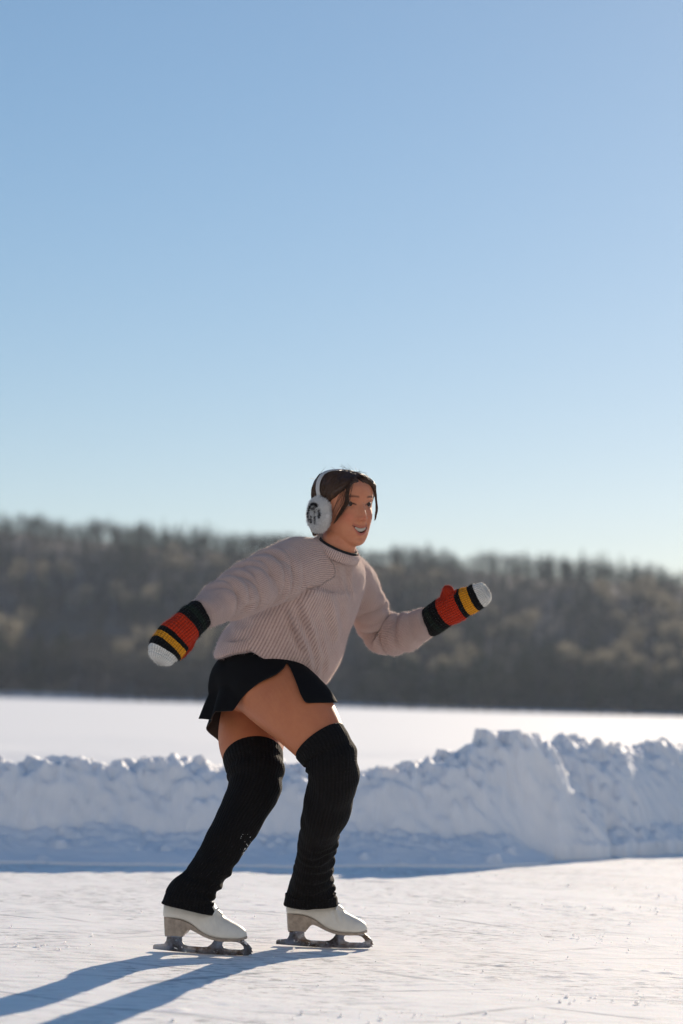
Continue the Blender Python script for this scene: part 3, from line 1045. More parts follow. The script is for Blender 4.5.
# collar
def ring_tube(center, a, b, na, nb, rad_t, rad_h, mat, name, parent, up, n=96, m=14, tilt=None):
    g = np.empty((n, m, 3))
    for i, t in enumerate(np.linspace(0, 2 * math.pi, n, endpoint=False)):
        o = na * (a * math.cos(t)) + nb * (b * math.sin(t))
        rdir = unit(na * math.cos(t) * b + nb * math.sin(t) * a)
        for j, s in enumerate(np.linspace(0, 2 * math.pi, m, endpoint=False)):
            g[i, j] = center + o + rdir * rad_t * math.cos(s) + up * rad_h * math.sin(s)
    # close the tube in the second direction
    idx = np.arange(n * m).reshape(n, m)
    q = np.stack([idx, np.roll(idx, -1, 0), np.roll(np.roll(idx, -1, 0), -1, 1), np.roll(idx, -1, 1)], -1).reshape(-1, 4)
    me = bpy.data.meshes.new(name)
    raw_mesh(me, g.reshape(-1, 3), q)
    me.polygons.foreach_set('use_smooth', np.ones(len(q), bool))
    me.materials.append(mat)
    tt = np.repeat(np.linspace(0, 2 * math.pi, n, endpoint=False), m)
    ss = np.tile(np.linspace(0, 2 * math.pi, m, endpoint=False), n)
    attr(me, 'knit', 'FLOAT_VECTOR', np.stack([np.cos(tt), np.sin(tt), np.sin(ss) * rad_h], 1))
    attr(me, 'ribn', 'FLOAT', np.full(n * m, 72.0))
    return link(name, me, parent)
nu = unit(np.array((.36, -.25, .88)))
na_ = unit(LAT - nu * (LAT @ nu)); nb_ = np.cross(na_, nu)
if nb_ @ FWD < 0: nb_ = -nb_
cc = P(336.3, 551.0, -.176)
ring_tube(cc, .064, .064, na_, nb_, .0075, .0145, M_SWEATER, 'collar', sw_o, nu)
ring_tube(cc + nu * .010, .0545, .0555, na_, nb_, .0035, .010, M_UNDER, 'undershirt_neckband', person, nu)

# ---------------------------------------------------------------- skirt
sk_c0 = P(273, 650, -.02)
sk_c1 = P(264, 714, -.02)
NTH, NV = 480, 44
th = np.linspace(0, 2 * math.pi, NTH, endpoint=False)
# direction angle: 0 = toward the camera (near), measured in plan
bvh = BVHTree.FromPolygons([tuple(v) for v in get_co(me_body)], [tuple(p.vertices) for p in me_body.polygons])
VS = np.linspace(0, 1.7, 52)
RT = np.empty((len(VS), NTH))
near_v, rt_v = np.array((0, -1.0, 0)), np.array((1.0, 0, 0))
DIR = np.outer(np.cos(th), near_v) + np.outer(np.sin(th), rt_v)
for i_, v_ in enumerate(VS):
    c_ = sk_c0 + (sk_c1 - sk_c0) * v_
    la, fa = DIR @ LAT, DIR @ FWD
    vc = min(v_, 1.25)
    a_ = .148 + .056 * vc; b_ = .120 + .042 * vc
    r_ = 1 / np.sqrt((la / a_) ** 2 + (fa / b_) ** 2)
    left = sstep(.2, .9, -DIR[:, 0])
    r_ = r_ * (1 - .065 * left * vc)
    for k_ in range(0, NTH, 2):
        d_ = DIR[k_]
        hit = bvh.ray_cast(Vector(c_ + d_ * .36), Vector(-d_), .36)
        if hit[0] is not None:
            rb_ = .36 - hit[3] + .007 + .006 * vc * sstep(-.5, .5, np.sin(th[k_] * 3))
            r_[k_] = max(r_[k_], rb_)
        r_[(k_ + 1) % NTH] = r_[k_]
    RT[i_] = r_ - .021 * vc * sstep(.45, .95, DIR[:, 0])
ker = np.exp(-np.linspace(-2, 2, 17) ** 2); ker /= ker.sum()
RT = np.array([np.maximum(r, np.convolve(np.concatenate([r[-8:], r, r[:8]]), ker, 'valid')) for r in RT])
RT = np.array([np.convolve(np.concatenate([r[-4:], r, r[:4]]), np.ones(9) / 9, 'valid') for r in RT])
def ring_r(v, t):
    k = np.clip(v / VS[-1] * (len(VS) - 1), 0, len(VS) - 1.001)
    i = int(k); f = k - i
    idx_ = np.round(np.asarray(t) / (2 * math.pi) * NTH).astype(int) % NTH
    r = RT[i][idx_] * (1 - f) + RT[i + 1][idx_] * f
    fl = v * (.008 * np.sin(t * 9 + .6) + .006 * np.sin(t * 16 + 2 + np.sin(t * 3))) * float(sstep(.15, .9, np.array(v)))
    d = np.outer(np.cos(t), near_v) + np.outer(np.sin(t), rt_v)
    return d * (r + fl)[:, None]
hem_px = np.array([(190, 719), (203, 719), (212.5, 720), (214.5, 712), (235, 711), (237.5, 703), (247, 692.5), (259, 683), (277, 674.5), (285, 667), (287.5, 659), (290, 669), (304, 703.5), (318, 703), (331, 703), (345, 702)])
vmax = np.ones(NTH)
zt, zb = sk_c0[2], sk_c1[2]
full = []
for v in np.linspace(0, 1.15, 60):
    c = sk_c0 + (sk_c1 - sk_c0) * v
    full.append(c + ring_r(v, th))
full = np.array(full)                          # (v, th, 3)
pp = px_of(full.reshape(-1, 3)).reshape(full.shape[0], NTH, 2)
vv = np.linspace(0, 1.15, 60)
nearside = np.cos(th) > -.25
for i in range(NTH):
    if nearside[i]:
        target = np.interp(pp[:, i, 0], hem_px[:, 0], hem_px[:, 1])
        dlt = pp[:, i, 1] - target
        k = np.argmax(dlt > 0) if (dlt > 0).any() else len(vv) - 1
        if k > 0 and dlt[k] > 0:
            f = -dlt[k - 1] / (dlt[k] - dlt[k - 1])
            vmax[i] = vv[k - 1] + f * (vv[k] - vv[k - 1])
        else:
            vmax[i] = vv[k] if k else .1
    else:
        vmax[i] = 1.0
# back-left corner hangs lower
vsm = np.convolve(np.concatenate([vmax[-3:], vmax, vmax[:3]]), np.array([1, 2, 3, 4, 3, 2, 1]) / 16, 'valid')
vmax = vsm
back = gauss(np.angle(np.exp(1j * (th - R(226)))), R(24))
vmax = np.where(nearside, vmax, 1.0 + .52 * back)
g = np.empty((NTH, NV, 3))
for j, u in enumerate(np.linspace(0, 1, NV)):
    vj = u * vmax
    c = sk_c0[None] + (sk_c1 - sk_c0)[None] * vj[:, None]
    d = np.array([ring_r(vj[i], th[i:i + 1])[0] for i in range(NTH)])
    g[:, j] = c + d
me = grid_mesh('skirt', g, M_LINING, closed_u=True)
me.materials.append(M_SKIRT)
sk_o = link('skirt', me, person)
md = sk_o.modifiers.new('cloth', 'SOLIDIFY'); md.thickness = .003; md.offset = -1; md.material_offset = 1

# ---------------------------------------------------------------- leg warmers
def leg_warmer(nodes, hint, seed, ank, ribs):
    mb = MB()
    ch = Chain(nodes, hint, 14)
    # open tube with a turned-in lip at both ends
    g = ch.ring_pts(72)
    L = ch.s[-1]
    lip0 = [ch.c[0] + (g[0] - ch.c[0]) * k + ch.t[0] * d for k, d in ((.90, .030), (.93, .004), (.975, -.004))]
    lip1 = [ch.c[-1] + (g[-1] - ch.c[-1]) * k + ch.t[-1] * d for k, d in ((.985, .003), (.95, .003), (.90, -.030))]
    G = np.array(lip0 + list(g) + lip1)
    s = np.concatenate([[0] * 3, ch.s, [L] * 3])
    # finer rows along the leg
    me = grid_mesh('leg_warmer', densify(np.transpose(G, (1, 0, 2)), 3), M_SOCK, closed_u=True)
    w, S, C, N, nd = knit_attrs(me, [ch], [ribs])
    co, no = get_co(me), get_no(me)
    mid = ((co - co.mean(0)) * no).sum(1).mean()
    if mid < 0: no = -no
    ph = np.arctan2(N, C)
    e = sstep(ank, ank + .09, S) * sstep(L + .01, L - .03, S)
    dsp = .0038 * e * (.5 + .5 * np.cos(ph - .2)) * np.sin(S * 170 + 1.6 * np.sin(ph + seed) + 2.5 * vnoise(co * 14, 4)) + .0018 * e * fbm(co * 40, 2, 4) + .0035 * sstep(.03, .1, S) * fbm(co * 16, 2, int(seed * 10))
    e2 = sstep(.02, .05, S) * sstep(.13, .08, S)
    dsp += .0035 * e2 * np.sin(S * 120 + 2 * np.cos(ph + 1))
    set_co(me, co + no * dsp[:, None])
    return link('leg_warmer', me, person)

def densify(G, k):
    """refine along axis 1"""
    n = G.shape[1]
    t = np.linspace(0, n - 1, (n - 1) * k + 1)
    i = np.minimum(t.astype(int), n - 2)
    f = (t - i)[None, :, None]
    return G[:, i] * (1 - f) + G[:, i + 1] * f

LW_R = [(P(320, 742, -.285), .0800, .082), (P(329, 755, -.299), .0755, .078), (P(333.5, 772, -.305), .0695, .072), (P(330, 795, -.255), .0660, .068), (P(325, 815, -.215), .0640, .064),
        (P(319.5, 835, -.15), .0545, .056), (P(315, 858, -.08), .052, .054), (P(312, 876, -.025), .058, .058), (P(310.5, 890, .012), .069, .062), (P(310.5, 904, .018), .0790, .064)]
LW_L = [(P(253, 757, -.062), .0868, .084), (P(255.5, 775, -.110), .0797, .080), (P(252, 793, -.14), .0735, .074), (P(240, 817, -.175), .0670, .067), (P(227, 840, -.22), .0590, .060),
        (P(215, 861, -.235), .0535, .055), (P(202, 880, -.25), .053, .057), (P(191.5, 894, -.258), .066, .062), (P(188, 908, -.26), .0760, .064)]
leg_warmer(LW_R, (1, 0, 0), .5, .30, 44)
lwl = leg_warmer(LW_L, (1, 0, 0), 1.7, .30, 44)
lc, ln_ = get_co(lwl.data), get_no(lwl.data)
lpp = px_of(lc)
cand = np.where((np.hypot((lpp[:, 0] - 245) / 7, (lpp[:, 1] - 846) / 13) < 1) & (lc[:, 1] < -.21))[0]
fk = MB()
_b = bmesh.new(); bmesh.ops.create_icosphere(_b, subdivisions=1, radius=1.0)
_iv = np.array([v.co for v in _b.verts]); _if = [tuple(v.index for v in f.verts) for f in _b.faces]; _b.free()
for k in range(34):
    i_ = cand[rng.integers(len(cand))]
    fk.add(lc[i_] + rng.normal(0, .001, 3) + _iv * rng.uniform(.0006, .0019) * rng.uniform(.6, 1.3, (len(_iv), 1)), _if)
fo = link('snow_flecks', fk.mesh('snow_flecks', M_LACE), lwl); fo['kind'] = 'stuff'

# ---------------------------------------------------------------- figure skates
def skate(origin, yaw, roll, pitch, lean):
    """local: x toe, y her left/away, z up, origin under the middle of the blade"""
    Mx = skate_matrix(origin, yaw, roll, pitch)
    Ma = np.array(Mx)
    def T(v):
        v = np.asarray(v, float)
        return v @ Ma[:3, :3].T + Ma[:3, 3]
    # stations along the foot: x, bottom z, top z, half width
    st = [(-.122, .098, .150, .016), (-.117, .095, .142, .030), (-.100, .093, .152, .0345), (-.070, .091, .158, .0355), (-.040, .080, .156, .035), (-.015, .063, .143, .036),
          (.010, .051, .128, .038), (.040, .046, .109, .0405), (.068, .046, .094, .040), (.090, .047, .084, .034), (.104, .049, .075, .023), (.110, .053, .066, .010)]
    s = cr([list(r) for r in st], 6)
    mb = MB()
    n = 40
    rings = []
    for X, b, t, w in s:
        ph = np.linspace(0, 2 * math.pi, n, endpoint=False)
        cz, hz = .5 * (b + t), .5 * (t - b)
        cs, sn = np.cos(ph), np.sin(ph)
        pw = np.where(sn < 0, 4.5, 2.2)
        k = (np.abs(cs) ** pw + np.abs(sn) ** pw) ** (-1 / pw)
        wid = w * (1 - .30 * sstep(0, 1, (sn * k + 1) / 2))
        rings.append(np.stack([np.full(n, X), wid * cs * k * 1.08, cz + hz * sn * k], 1))
    v = np.vstack(rings + [np.array([[s[0][0] - .003, 0, .12]]), np.array([[s[-1][0] + .003, 0, .060]])])
    m = len(rings)
    f = [(i * n + j, (i + 1) * n + j, (i + 1) * n + (j + 1) % n, i * n + (j + 1) % n) for i in range(m - 1) for j in range(n)]
    f += [(m * n, j, (j + 1) % n) for j in range(n)] + [(m * n + 1, (m - 1) * n + (j + 1) % n, (m - 1) * n + j) for j in range(n)]
    mb.add(v, f)
    Chain([((-.072, 0, .115), .036, .033), ((-.066 + lean * .4, 0, .155), .034, .032), ((-.062 + lean, 0, .188), .031, .031)], (1, 0, 0), 6).add(mb, 32)
    # tongue
    Chain([((-.036, 0, .178), .006, .020), ((-.014, 0, .158), .007, .022), ((.012, 0, .134), .006, .020), ((.036, 0, .112), .005, .016)], (.6, 0, .8), 6).add(mb, 20)
    me = mb.remeshed('ice_skate', .0024, M_BOOT, 4, .5)
    co = get_co(me)
    # creases over the instep, welt line
    no = get_no(me)
    cre = .0016 * np.sin((co[:, 0] + .35 * co[:, 2]) * 330) * gauss(co[:, 0] - .025, .022) * sstep(.07, .09, co[:, 2])
    set_co(me, T(co + no * cre[:, None]))
    boot = link('ice_skate', me, person)
    # sole with stacked heel: closed side profile, footprint width
    xs = np.linspace(-.121, .112, 90)
    top = np.interp(xs, [-.121, -.10, -.07, -.04, -.015, .01, .04, .07, .09, .112], [.098, .0965, .094, .084, .067, .0545, .0495, .0495, .0505, .056])
    top = np.convolve(np.pad(top, 4, 'edge'), np.ones(9) / 9, 'valid')
    thick = np.interp(xs, [-.121, -.066, -.055, -.045, -.02, .01, .112], [.050, .048, .030, .016, .011, .008, .0065])
    bot = np.where(xs < -.060, .0475, top - thick)
    bot = np.convolve(np.pad(bot, 2, 'edge'), np.ones(5) / 5, 'valid')
    wd = np.interp(xs, [-.121, -.117, -.10, -.07, -.04, .0, .04, .07, .09, .104, .112], [.010, .026, .0345, .036, .034, .034, .041, .0415, .036, .025, .010]) + .0015
    hw_b = np.where(xs < -.05, .86, .96)
    V, Fc = [], []
    for i in range(len(xs)):
        V += [(xs[i], -wd[i], top[i]), (xs[i], wd[i], top[i]), (xs[i] + (.004 if xs[i] < -.1 else 0), wd[i] * hw_b[i], bot[i]), (xs[i] + (.004 if xs[i] < -.1 else 0), -wd[i] * hw_b[i], bot[i])]
    for i in range(len(xs) - 1):
        a, b = i * 4, (i + 1) * 4
        Fc += [(a + k, a + (k + 1) % 4, b + (k + 1) % 4, b + k) for k in range(4)]
    Fc += [(3, 2, 1, 0), tuple(len(V) - 4 + k for k in range(4))]
    me = new_mesh('sole', [tuple(p) for p in T(V)], Fc, M_SOLE, False)
    so = link('sole', me, boot)
    bv = so.modifiers.new('b', 'BEVEL'); bv.width = .0012; bv.segments = 2; bv.limit_method = 'ANGLE'
    # blade: 2-D outline with openings, as a filled curve given thickness
    cu = bpy.data.curves.new('blade_outline', 'CURVE')
    cu.dimensions = '2D'; cu.fill_mode = 'BOTH'; cu.extrude = .0021
    def poly(pts):
        sp = cu.splines.new('POLY'); sp.points.add(len(pts) - 1)
        for p_, (a, b) in zip(sp.points, pts): p_.co = (a, b, 0, 1)
        sp.use_cyclic_u = True
    def rocker(x): return .0 + .22 * x * x
    outer = [(-.150, .005)] + [(xx, rocker(xx)) for xx in np.linspace(-.146, .118, 30)]
    outer += [(.124, .007), (.1285, .006), (.1265, .012), (.131, .013), (.127, .019), (.1285, .022), (.122, .030), (.112, .039), (.104, .0445), (.040, .0445), (.028, .0445)]
    outer += [(.022, .040), (.014, .028), (.004, .0205), (-.010, .0185), (-.050, .0190), (-.062, .022), (-.068, .030), (-.070, .0460), (-.112, .0460), (-.113, .030), (-.119, .021), (-.146, .0175), (-.150, .014)]
    poly(outer)
    poly([(.050, .020), (.045, .027), (.046, .034), (.052, .038), (.078, .039), (.094, .036), (.104, .028), (.106, .021), (.098, .0175), (.062, .0170)])
    tmp = bpy.data.objects.new('tmp', cu); COL.objects.link(tmp)
    dg = bpy.context.evaluated_depsgraph_get(); dg.update()
    me = bpy.data.meshes.new_from_object(tmp.evaluated_get(dg))
    bpy.data.objects.remove(tmp)
    c = get_co(me)
    c = np.stack([c[:, 0], -c[:, 2], c[:, 1]], 1)
    set_co(me, T(c))
    me.name = 'blade'; me.materials.clear(); me.materials.append(M_STEEL)
    me.polygons.foreach_set('use_smooth', np.zeros(len(me.polygons), bool))
    bl = link('blade', me, boot)
    # mounting plates
    for (x0, x1, z0, hwid) in ((-.116, -.064, .0440, .026), (.026, .104, .0415, .030)):
        mbp = MB()
        pts = []
        nn = 28
        for zz_ in (z0, z0 + .0035):
            for a in np.linspace(0, 2 * math.pi, nn, endpoint=False):
                k = (abs(math.cos(a)) ** 4 + abs(math.sin(a)) ** 4) ** -.25
                pts.append((.5 * (x0 + x1) + .5 * (x1 - x0) * math.cos(a) * k, hwid * math.sin(a) * k, zz_))
        fc = [(j, (j + 1) % nn, nn + (j + 1) % nn, nn + j) for j in range(nn)] + [tuple(range(nn))[::-1], tuple(range(nn, 2 * nn))]
        mbp.add(T(pts), fc)
        link('mounting_plate', mbp.mesh('mounting_plate', M_STEEL, False), bl)
    # laces
    lb = MB()
    for k in range(5):
        xx = -.034 + k * .0155
        zc = np.interp(xx, [-.052, -.02, .012, .036], [.212, .176, .142, .119])
        Chain([((xx - .006, -.026, zc - .014), .0019, .0019), ((xx - .001, -.012, zc - .001), .0021, .0021), ((xx + .002, 0, zc + .001), .0021, .0021), ((xx - .001, .012, zc - .001), .0021, .0021), ((xx - .006, .026, zc - .014), .0019, .0019)], (0, 0, 1), 5).add(lb, 8)
    lb.v = [T(v) for v in lb.v]
    link('lace', lb.mesh('lace', M_LACE), boot)
    return boot
skate(*SK_R, .018)
skate(*SK_L, .040)

# ---------------------------------------------------------------- mittens
def mitten(nodes, thumb, hint, bands, name='mitten'):
    mb = MB()
    ch = Chain(nodes, hint, 12).add(mb, 48, .1, .75, pw=2.3)
    ct = Chain(thumb, hint, 8).add(mb, 28, .6, 1.0)
    me = mb.remeshed('mitten', .0022, M_MITTEN, 5, .5)
    co = get_co(me)
    n0, s0, c0, q0 = ch.nearest(co)
    n1, s1, c1, q1 = ct.nearest(co)
    L = ch.s[-1]
    t = s0 / L * .93
    th = n1 < n0 * .98
    t = np.where(th, .45, np.where(n1 < 1.7, np.minimum(t, .57), t))
    attr(me, 'band', 'FLOAT', t)
    attr(me, 'knit', 'FLOAT_VECTOR', np.stack([np.where(th, c1, c0), np.where(th, q1, q0), s0], 1))
    no = get_no(me)
    cuff = sstep(.02, .06, t) * sstep(.34, .28, t)
    d = .0005 * cuff * np.sin(t * 120) + .0030 * fbm(co * 34, 3, 9)
    set_co(me, co + no * d[:, None])
    mo = link(name, me, person)
    # stray wool fibres catching the light
    cols = np.array([(.008, .008, .009), (.012, .020, .015), (.008, .008, .009), (.52, .040, .014), (.008, .008, .009), (.78, .33, .022), (.008, .008, .009), (.78, .76, .71)])
    co, no = get_co(me), get_no(me)
    pk = rng.integers(0, len(co), 9000)
    cc_ = cols[np.searchsorted(np.array([.13, .22, .335, .59, .66, .78, .865]), t[pk])]
    v3, f3, t3 = fur(co[pk] + rng.normal(0, .0009, (len(pk), 3)), no[pk], .0048, .00028, cc_, .7)
    m3 = bpy.data.meshes.new('wool_fuzz'); raw_mesh(m3, v3, f3); m3.materials.append(M_PAD)
    attr(m3, 'tint', 'FLOAT_COLOR', np.hstack([t3, np.ones((len(t3), 1))]))
    link('wool_fuzz', m3, mo)
    return mo
mitten([(P(201, 613.5, -.525), .0405, .036), (P(193, 620, -.545), .0425, .036), (P(184, 628.5, -.565), .0450, .036), (P(176, 636, -.58), .0470, .034), (P(169, 644.5, -.59), .0475, .032), (P(164, 651, -.60), .044, .029), (P(161.5, 656, -.605), .036, .024)],
       [(P(192, 630, -.545), .020, .020), (P(186, 644, -.545), .0205, .019), (P(179, 654, -.555), .0155, .015)], SIDE_R, None)
mitten([(P(426, 624.5, .035), .0395, .034), (P(434, 619.5, .02), .0425, .035), (P(447, 611, -.01), .0440, .034), (P(459, 605, -.03), .0420, .031), (P(470, 600, -.045), .0395, .028), (P(478, 596, -.055), .0375, .025), (P(483, 593.3, -.06), .031, .021)],
       [(P(446, 606, -.012), .021, .020), (P(446, 598, -.025), .0195, .018), (P(447.2, 590.5, -.035), .0165, .0155)], SIDE_L, None)

# fine wool fibres on sweater and mittens (catch the rim light)
def fuzz(ob, n, ln, wd, mat, jitter=.6):
    me = ob.data
    co, no = get_co(me), get_no(me)
    pick = rng.integers(0, len(co), n)
    v, f, _ = fur(co[pick] + rng.normal(0, .0012, (n, 3)), no[pick], ln, wd, np.zeros((n, 3)), jitter)
    m2 = bpy.data.meshes.new('wool_fuzz')
    raw_mesh(m2, v, f)
    m2.materials.append(mat)
    return link('wool_fuzz', m2, ob)
def fibre_material():
    m = NT('wool_fibre')
    m.base((.58, .46, .43)); m.p(Roughness=.9, Specular_IOR_Level=.1)
    tr = m.n('ShaderNodeBsdfTranslucent'); tr.inputs['Color'].default_value = (.7, .56, .52, 1)
    ms = m.n('ShaderNodeMixShader'); ms.inputs[0].default_value = .5
    m.l(m.bsdf.outputs[0], ms.inputs[1]); m.l(tr.outputs[0], ms.inputs[2]); m.l(ms.outputs[0], m.out.inputs['Surface'])
    return m.m
M_FUZZ = fibre_material()
fuzz(sw_o, 90000, .0060, .00020, M_FUZZ)

# ================================================================== SETTING
# rink surface: scraped ice under a skin of packed snow
def rink_grid(x0, x1, y0, y1, step):
    xs = np.arange(x0, x1 + step / 2, step); ys = np.arange(y0, y1 + step / 2, step)
    X, Y = np.meshgrid(xs, ys, indexing='ij')
    p = np.stack([X, Y, X * 0], -1).reshape(-1, 3)
    z = .0030 * fbm(p * np.array((.9, .6, 1)), 3, 31) + .0008 * fbm(p * np.array((9, 13, 1)), 4, 41, .6)
    ch = vnoise(p * np.array((21, 27, 1)), 51)
    gate = sstep(.0, .5, vnoise(p * 2.2, 61))
    z += .0035 * sstep(.66, .95, ch) * gate
    # long shallow skate grooves
    for k in range(34):
        r_ = np.random.default_rng(100 + k)
        a = r_.uniform(-.5, .5) + (math.pi / 2 if r_.uniform() < .2 else 0)
        rad = r_.uniform(4, 14) * r_.choice([-1, 1])
        ox, oy = r_.uniform(-2.2, 2.4), r_.uniform(-2.2, 4.0)
        ln = r_.uniform(.25, 1.0)
        dx, dy = p[:, 0] - ox, p[:, 1] - oy
        u = dx * math.cos(a) + dy * math.sin(a)
        v = -dx * math.sin(a) + dy * math.cos(a) - u * u / (2 * rad)
        env = sstep(ln, ln * .8, np.abs(u))
        z += env * (-.0010 * gauss(v, .010) + .0007 * gauss(v - .018, .011))
    # keep it below the blades
    for o in (oR, oL):
        z = np.where(np.hypot(p[:, 0] - o[0], (p[:, 1] - o[1]) * 2) < .2, np.minimum(z, .0005), z)
    return np.stack([X, Y, z.reshape(X.shape)], -1)
me = grid_mesh('rink_ice', rink_grid(-3.2, 4.2, -2.6, 7.2, .0125), M_ICE)
o = link('rink_ice', me); tag(o, kind='structure')
# apron of the same rink round it
def ring_sheet(name, inner, outer, z, mat):
    (a, b, c, d), (A, B, C, D) = inner, outer
    v = [(a, c, z), (b, c, z), (b, d, z), (a, d, z), (A, C, z), (B, C, z), (B, D, z), (A, D, z)]
    f = [(4, 5, 1, 0), (5, 6, 2, 1), (6, 7, 3, 2), (7, 4, 0, 3)]
    return link(name, new_mesh(name, v, f, mat, False))
o = ring_sheet('rink_apron', (-3.19, 4.19, -2.59, 7.19), (-40, 40, -40, 7.19), -.006, M_ICE); tag(o, kind='structure')

# ploughed snow bank: a near ridge on the left with a big heap, a second ridge further back on the right
near_crest = [(-420, 762, 3.35), (-200, 763, 3.5), (-60, 762, 3.65), (0, 765, 3.75), (60, 766, 3.85), (110, 769, 3.9), (160, 766, 3.95), (200, 762, 4.0), (245, 766, 4.08), (290, 772, 4.15), (350, 778, 4.25), (385, 772, 4.32),
              (420, 760, 4.4), (455, 752, 4.48), (490, 743, 4.60), (520, 737, 4.72), (540, 737, 4.80), (556, 752, 4.80), (570, 778, 4.84), (588, 796, 4.88), (603, 812, 4.92), (609, 850, 4.95), (614, 900, 5.0), (1200, 900, 5.0)]
far_crest = [(380, 800, 5.3), (430, 790, 5.5), (470, 770, 5.7), (505, 755, 5.3), (540, 744, 5.38), (565, 741, 5.42), (590, 746, 5.46), (615, 749, 5.55), (650, 746, 5.95), (690, 744, 6.35), (760, 744, 6.8), (900, 742, 7.0), (1200, 740, 7.6)]
xs = np.arange(-3.4, 4.6, .0125); ys = np.arange(2.4, 8.4, .0145)
X, Y = np.meshgrid(xs, ys, indexing='ij')
pf = np.stack([X, Y, X * 0], -1).reshape(-1, 3)
wob = (.10 * fbm(pf * 1.3, 3, 71)).reshape(X.shape)
def ridge(crest, wf, wb, apron_h, apron_w, zl):
    c = np.array([P(*k) for k in crest])
    cy = np.interp(X, c[:, 0], c[:, 1]); cz = np.interp(X, c[:, 0], c[:, 2])
    t = (cy - Y) + wob                               # + toward the camera
    zc = np.maximum(cz, 0)
    face = sstep(wf, .06, t) ** .8
    z = np.where(t > 0, zc * face, zc - (zc - zl) * sstep(.12, wb, -t))
    ap = apron_h * np.clip(zc / .35, 0, 1) * sstep(apron_w, .12, t)
    if zl < .11: ap = ap * sstep(1.15, .75, X)
    z = np.where(t > 0, np.maximum(z, ap), z)
    return z, t, zc
z1, t1, zc1 = ridge(near_crest, .48, .9, .17, .85, .10)
z2, t2, zc2 = ridge(far_crest, .75, 1.0, .22, 1.15, .12)
z = np.maximum(z1, z2)
fade = sstep(.0, .12, z)
lum = fbm(pf * 4, 4, 81, .5).reshape(X.shape)
fine = fbm(pf * 30, 4, 91, .62).reshape(X.shape)
cell = np.abs(fbm(pf * 12, 2, 95, .5)).reshape(X.shape)
top = gauss(np.minimum(np.abs(t1), np.abs(t2)) - .05, .24)
z = z + fade * (.015 * lum + .0075 * fine + top * (.016 * lum + .010 * fine + .034 * (.35 - cell)))
rl = np.random.default_rng(5)
nA = fbm(pf * 16, 3, 131, .6).reshape(X.shape); nB = fbm(pf * 16, 3, 141, .6).reshape(X.shape)
def lump(cx, cy, r, k):
    i0, i1 = np.searchsorted(xs, [cx - r, cx + r]); j0, j1 = np.searchsorted(ys, [cy - r, cy + r])
    if i1 - i0 < 2 or j1 - j0 < 2: return
    sub = (slice(i0, i1), slice(j0, j1))
    qx, qy = X[sub] - cx, Y[sub] - cy
    an = rl.uniform(0, 3.14); e = rl.uniform(.65, 1.0)
    u = qx * math.cos(an) + qy * math.sin(an); v = (-qx * math.sin(an) + qy * math.cos(an)) / e
    u = u + .38 * r * nA[sub]; v = v + .38 * r * nB[sub]
    if rl.uniform() < .6:
        d_ = np.full(u.shape, -1.0)
        for a_ in np.arange(5) * 1.2566 + rl.uniform(-.4, .4, 5):
            d_ = np.maximum(d_, (u * math.cos(a_) + v * math.sin(a_)) / (r * rl.uniform(.62, .95)))
        tl2 = 1 + rl.uniform(-.35, .35) * u / r + rl.uniform(-.35, .35) * v / r
        h = r * np.clip((1 - d_) * 2.6, 0, 1) * tl2 * (np.hypot(qx, qy) < r)
    else:
        h = np.sqrt(np.clip(r * r - u * u - v * v, 0, None)) * (np.hypot(qx, qy) < r)
    ci, cj = min((i0 + i1) // 2, len(xs) - 1), min((j0 + j1) // 2, len(ys) - 1)
    if z[ci, cj] < (.09 if cx > .9 else .02): return
    base = z[ci, cj] - r * (1 - k)
    z[sub] = np.maximum(z[sub], np.where(h > 0, base + h * .9, -1))
nc, fc_ = np.array([P(*k) for k in near_crest]), np.array([P(*k) for k in far_crest])
for k in range(330):
    c_ = nc if k % 3 else fc_
    cx = rl.uniform(-2.6, .98) if k % 3 else rl.uniform(.9, 3.6)
    yc_ = np.interp(cx, c_[:, 0], c_[:, 1])
    if rl.uniform() < .72:
        lump(cx, yc_ + abs(rl.normal(0, .22)) - .07, .012 + .045 * rl.uniform() ** 2.6, rl.uniform(.25, .65))
    elif k % 3:
        lump(cx, yc_ - rl.uniform(.45, .95), .012 + .045 * rl.uniform() ** 2.5, rl.uniform(.3, .6))
for cx, dy, r in ((.55, .06, .09), (.66, .02, .07), (.74, .05, .10), (.83, .03, .08), (.47, .08, .08), (.38, .12, .08), (.90, .02, .07)):
    lump(cx, np.interp(cx, nc[:, 0], nc[:, 1]) + dy, r, .45)
for cx in (1.15, 1.42, 1.66, 1.95, 2.3, 2.6):
    lump(cx, np.interp(cx, fc_[:, 0], fc_[:, 1]) + .05, rl.uniform(.06, .10), .4)
z = z + sstep(.0, .12, z) * .003 * fine
z = np.where(z < .01, -.03, z)
# the short end of the near heap stops at the further bank's foot
far_y = np.interp(X, fc_[:, 0], fc_[:, 1])
z = np.where(X > 1.0, z * sstep(-1.25, -.85, Y - far_y + .12 * wob), z)
z = np.where((X > 1.05) & (z < .055) & (Y < far_y - .7), -.03, z)
z = np.where(z < .01, -.03, z)
# foot of the bank melts into the rink
edge = sstep(.0, .03, np.maximum(z1, z2))
z = np.where(edge < .02, -.03, z)
me = grid_mesh('snow_bank', np.stack([X, Y, z], -1), M_SNOW)
o = link('snow_bank', me); tag(o, kind='structure')

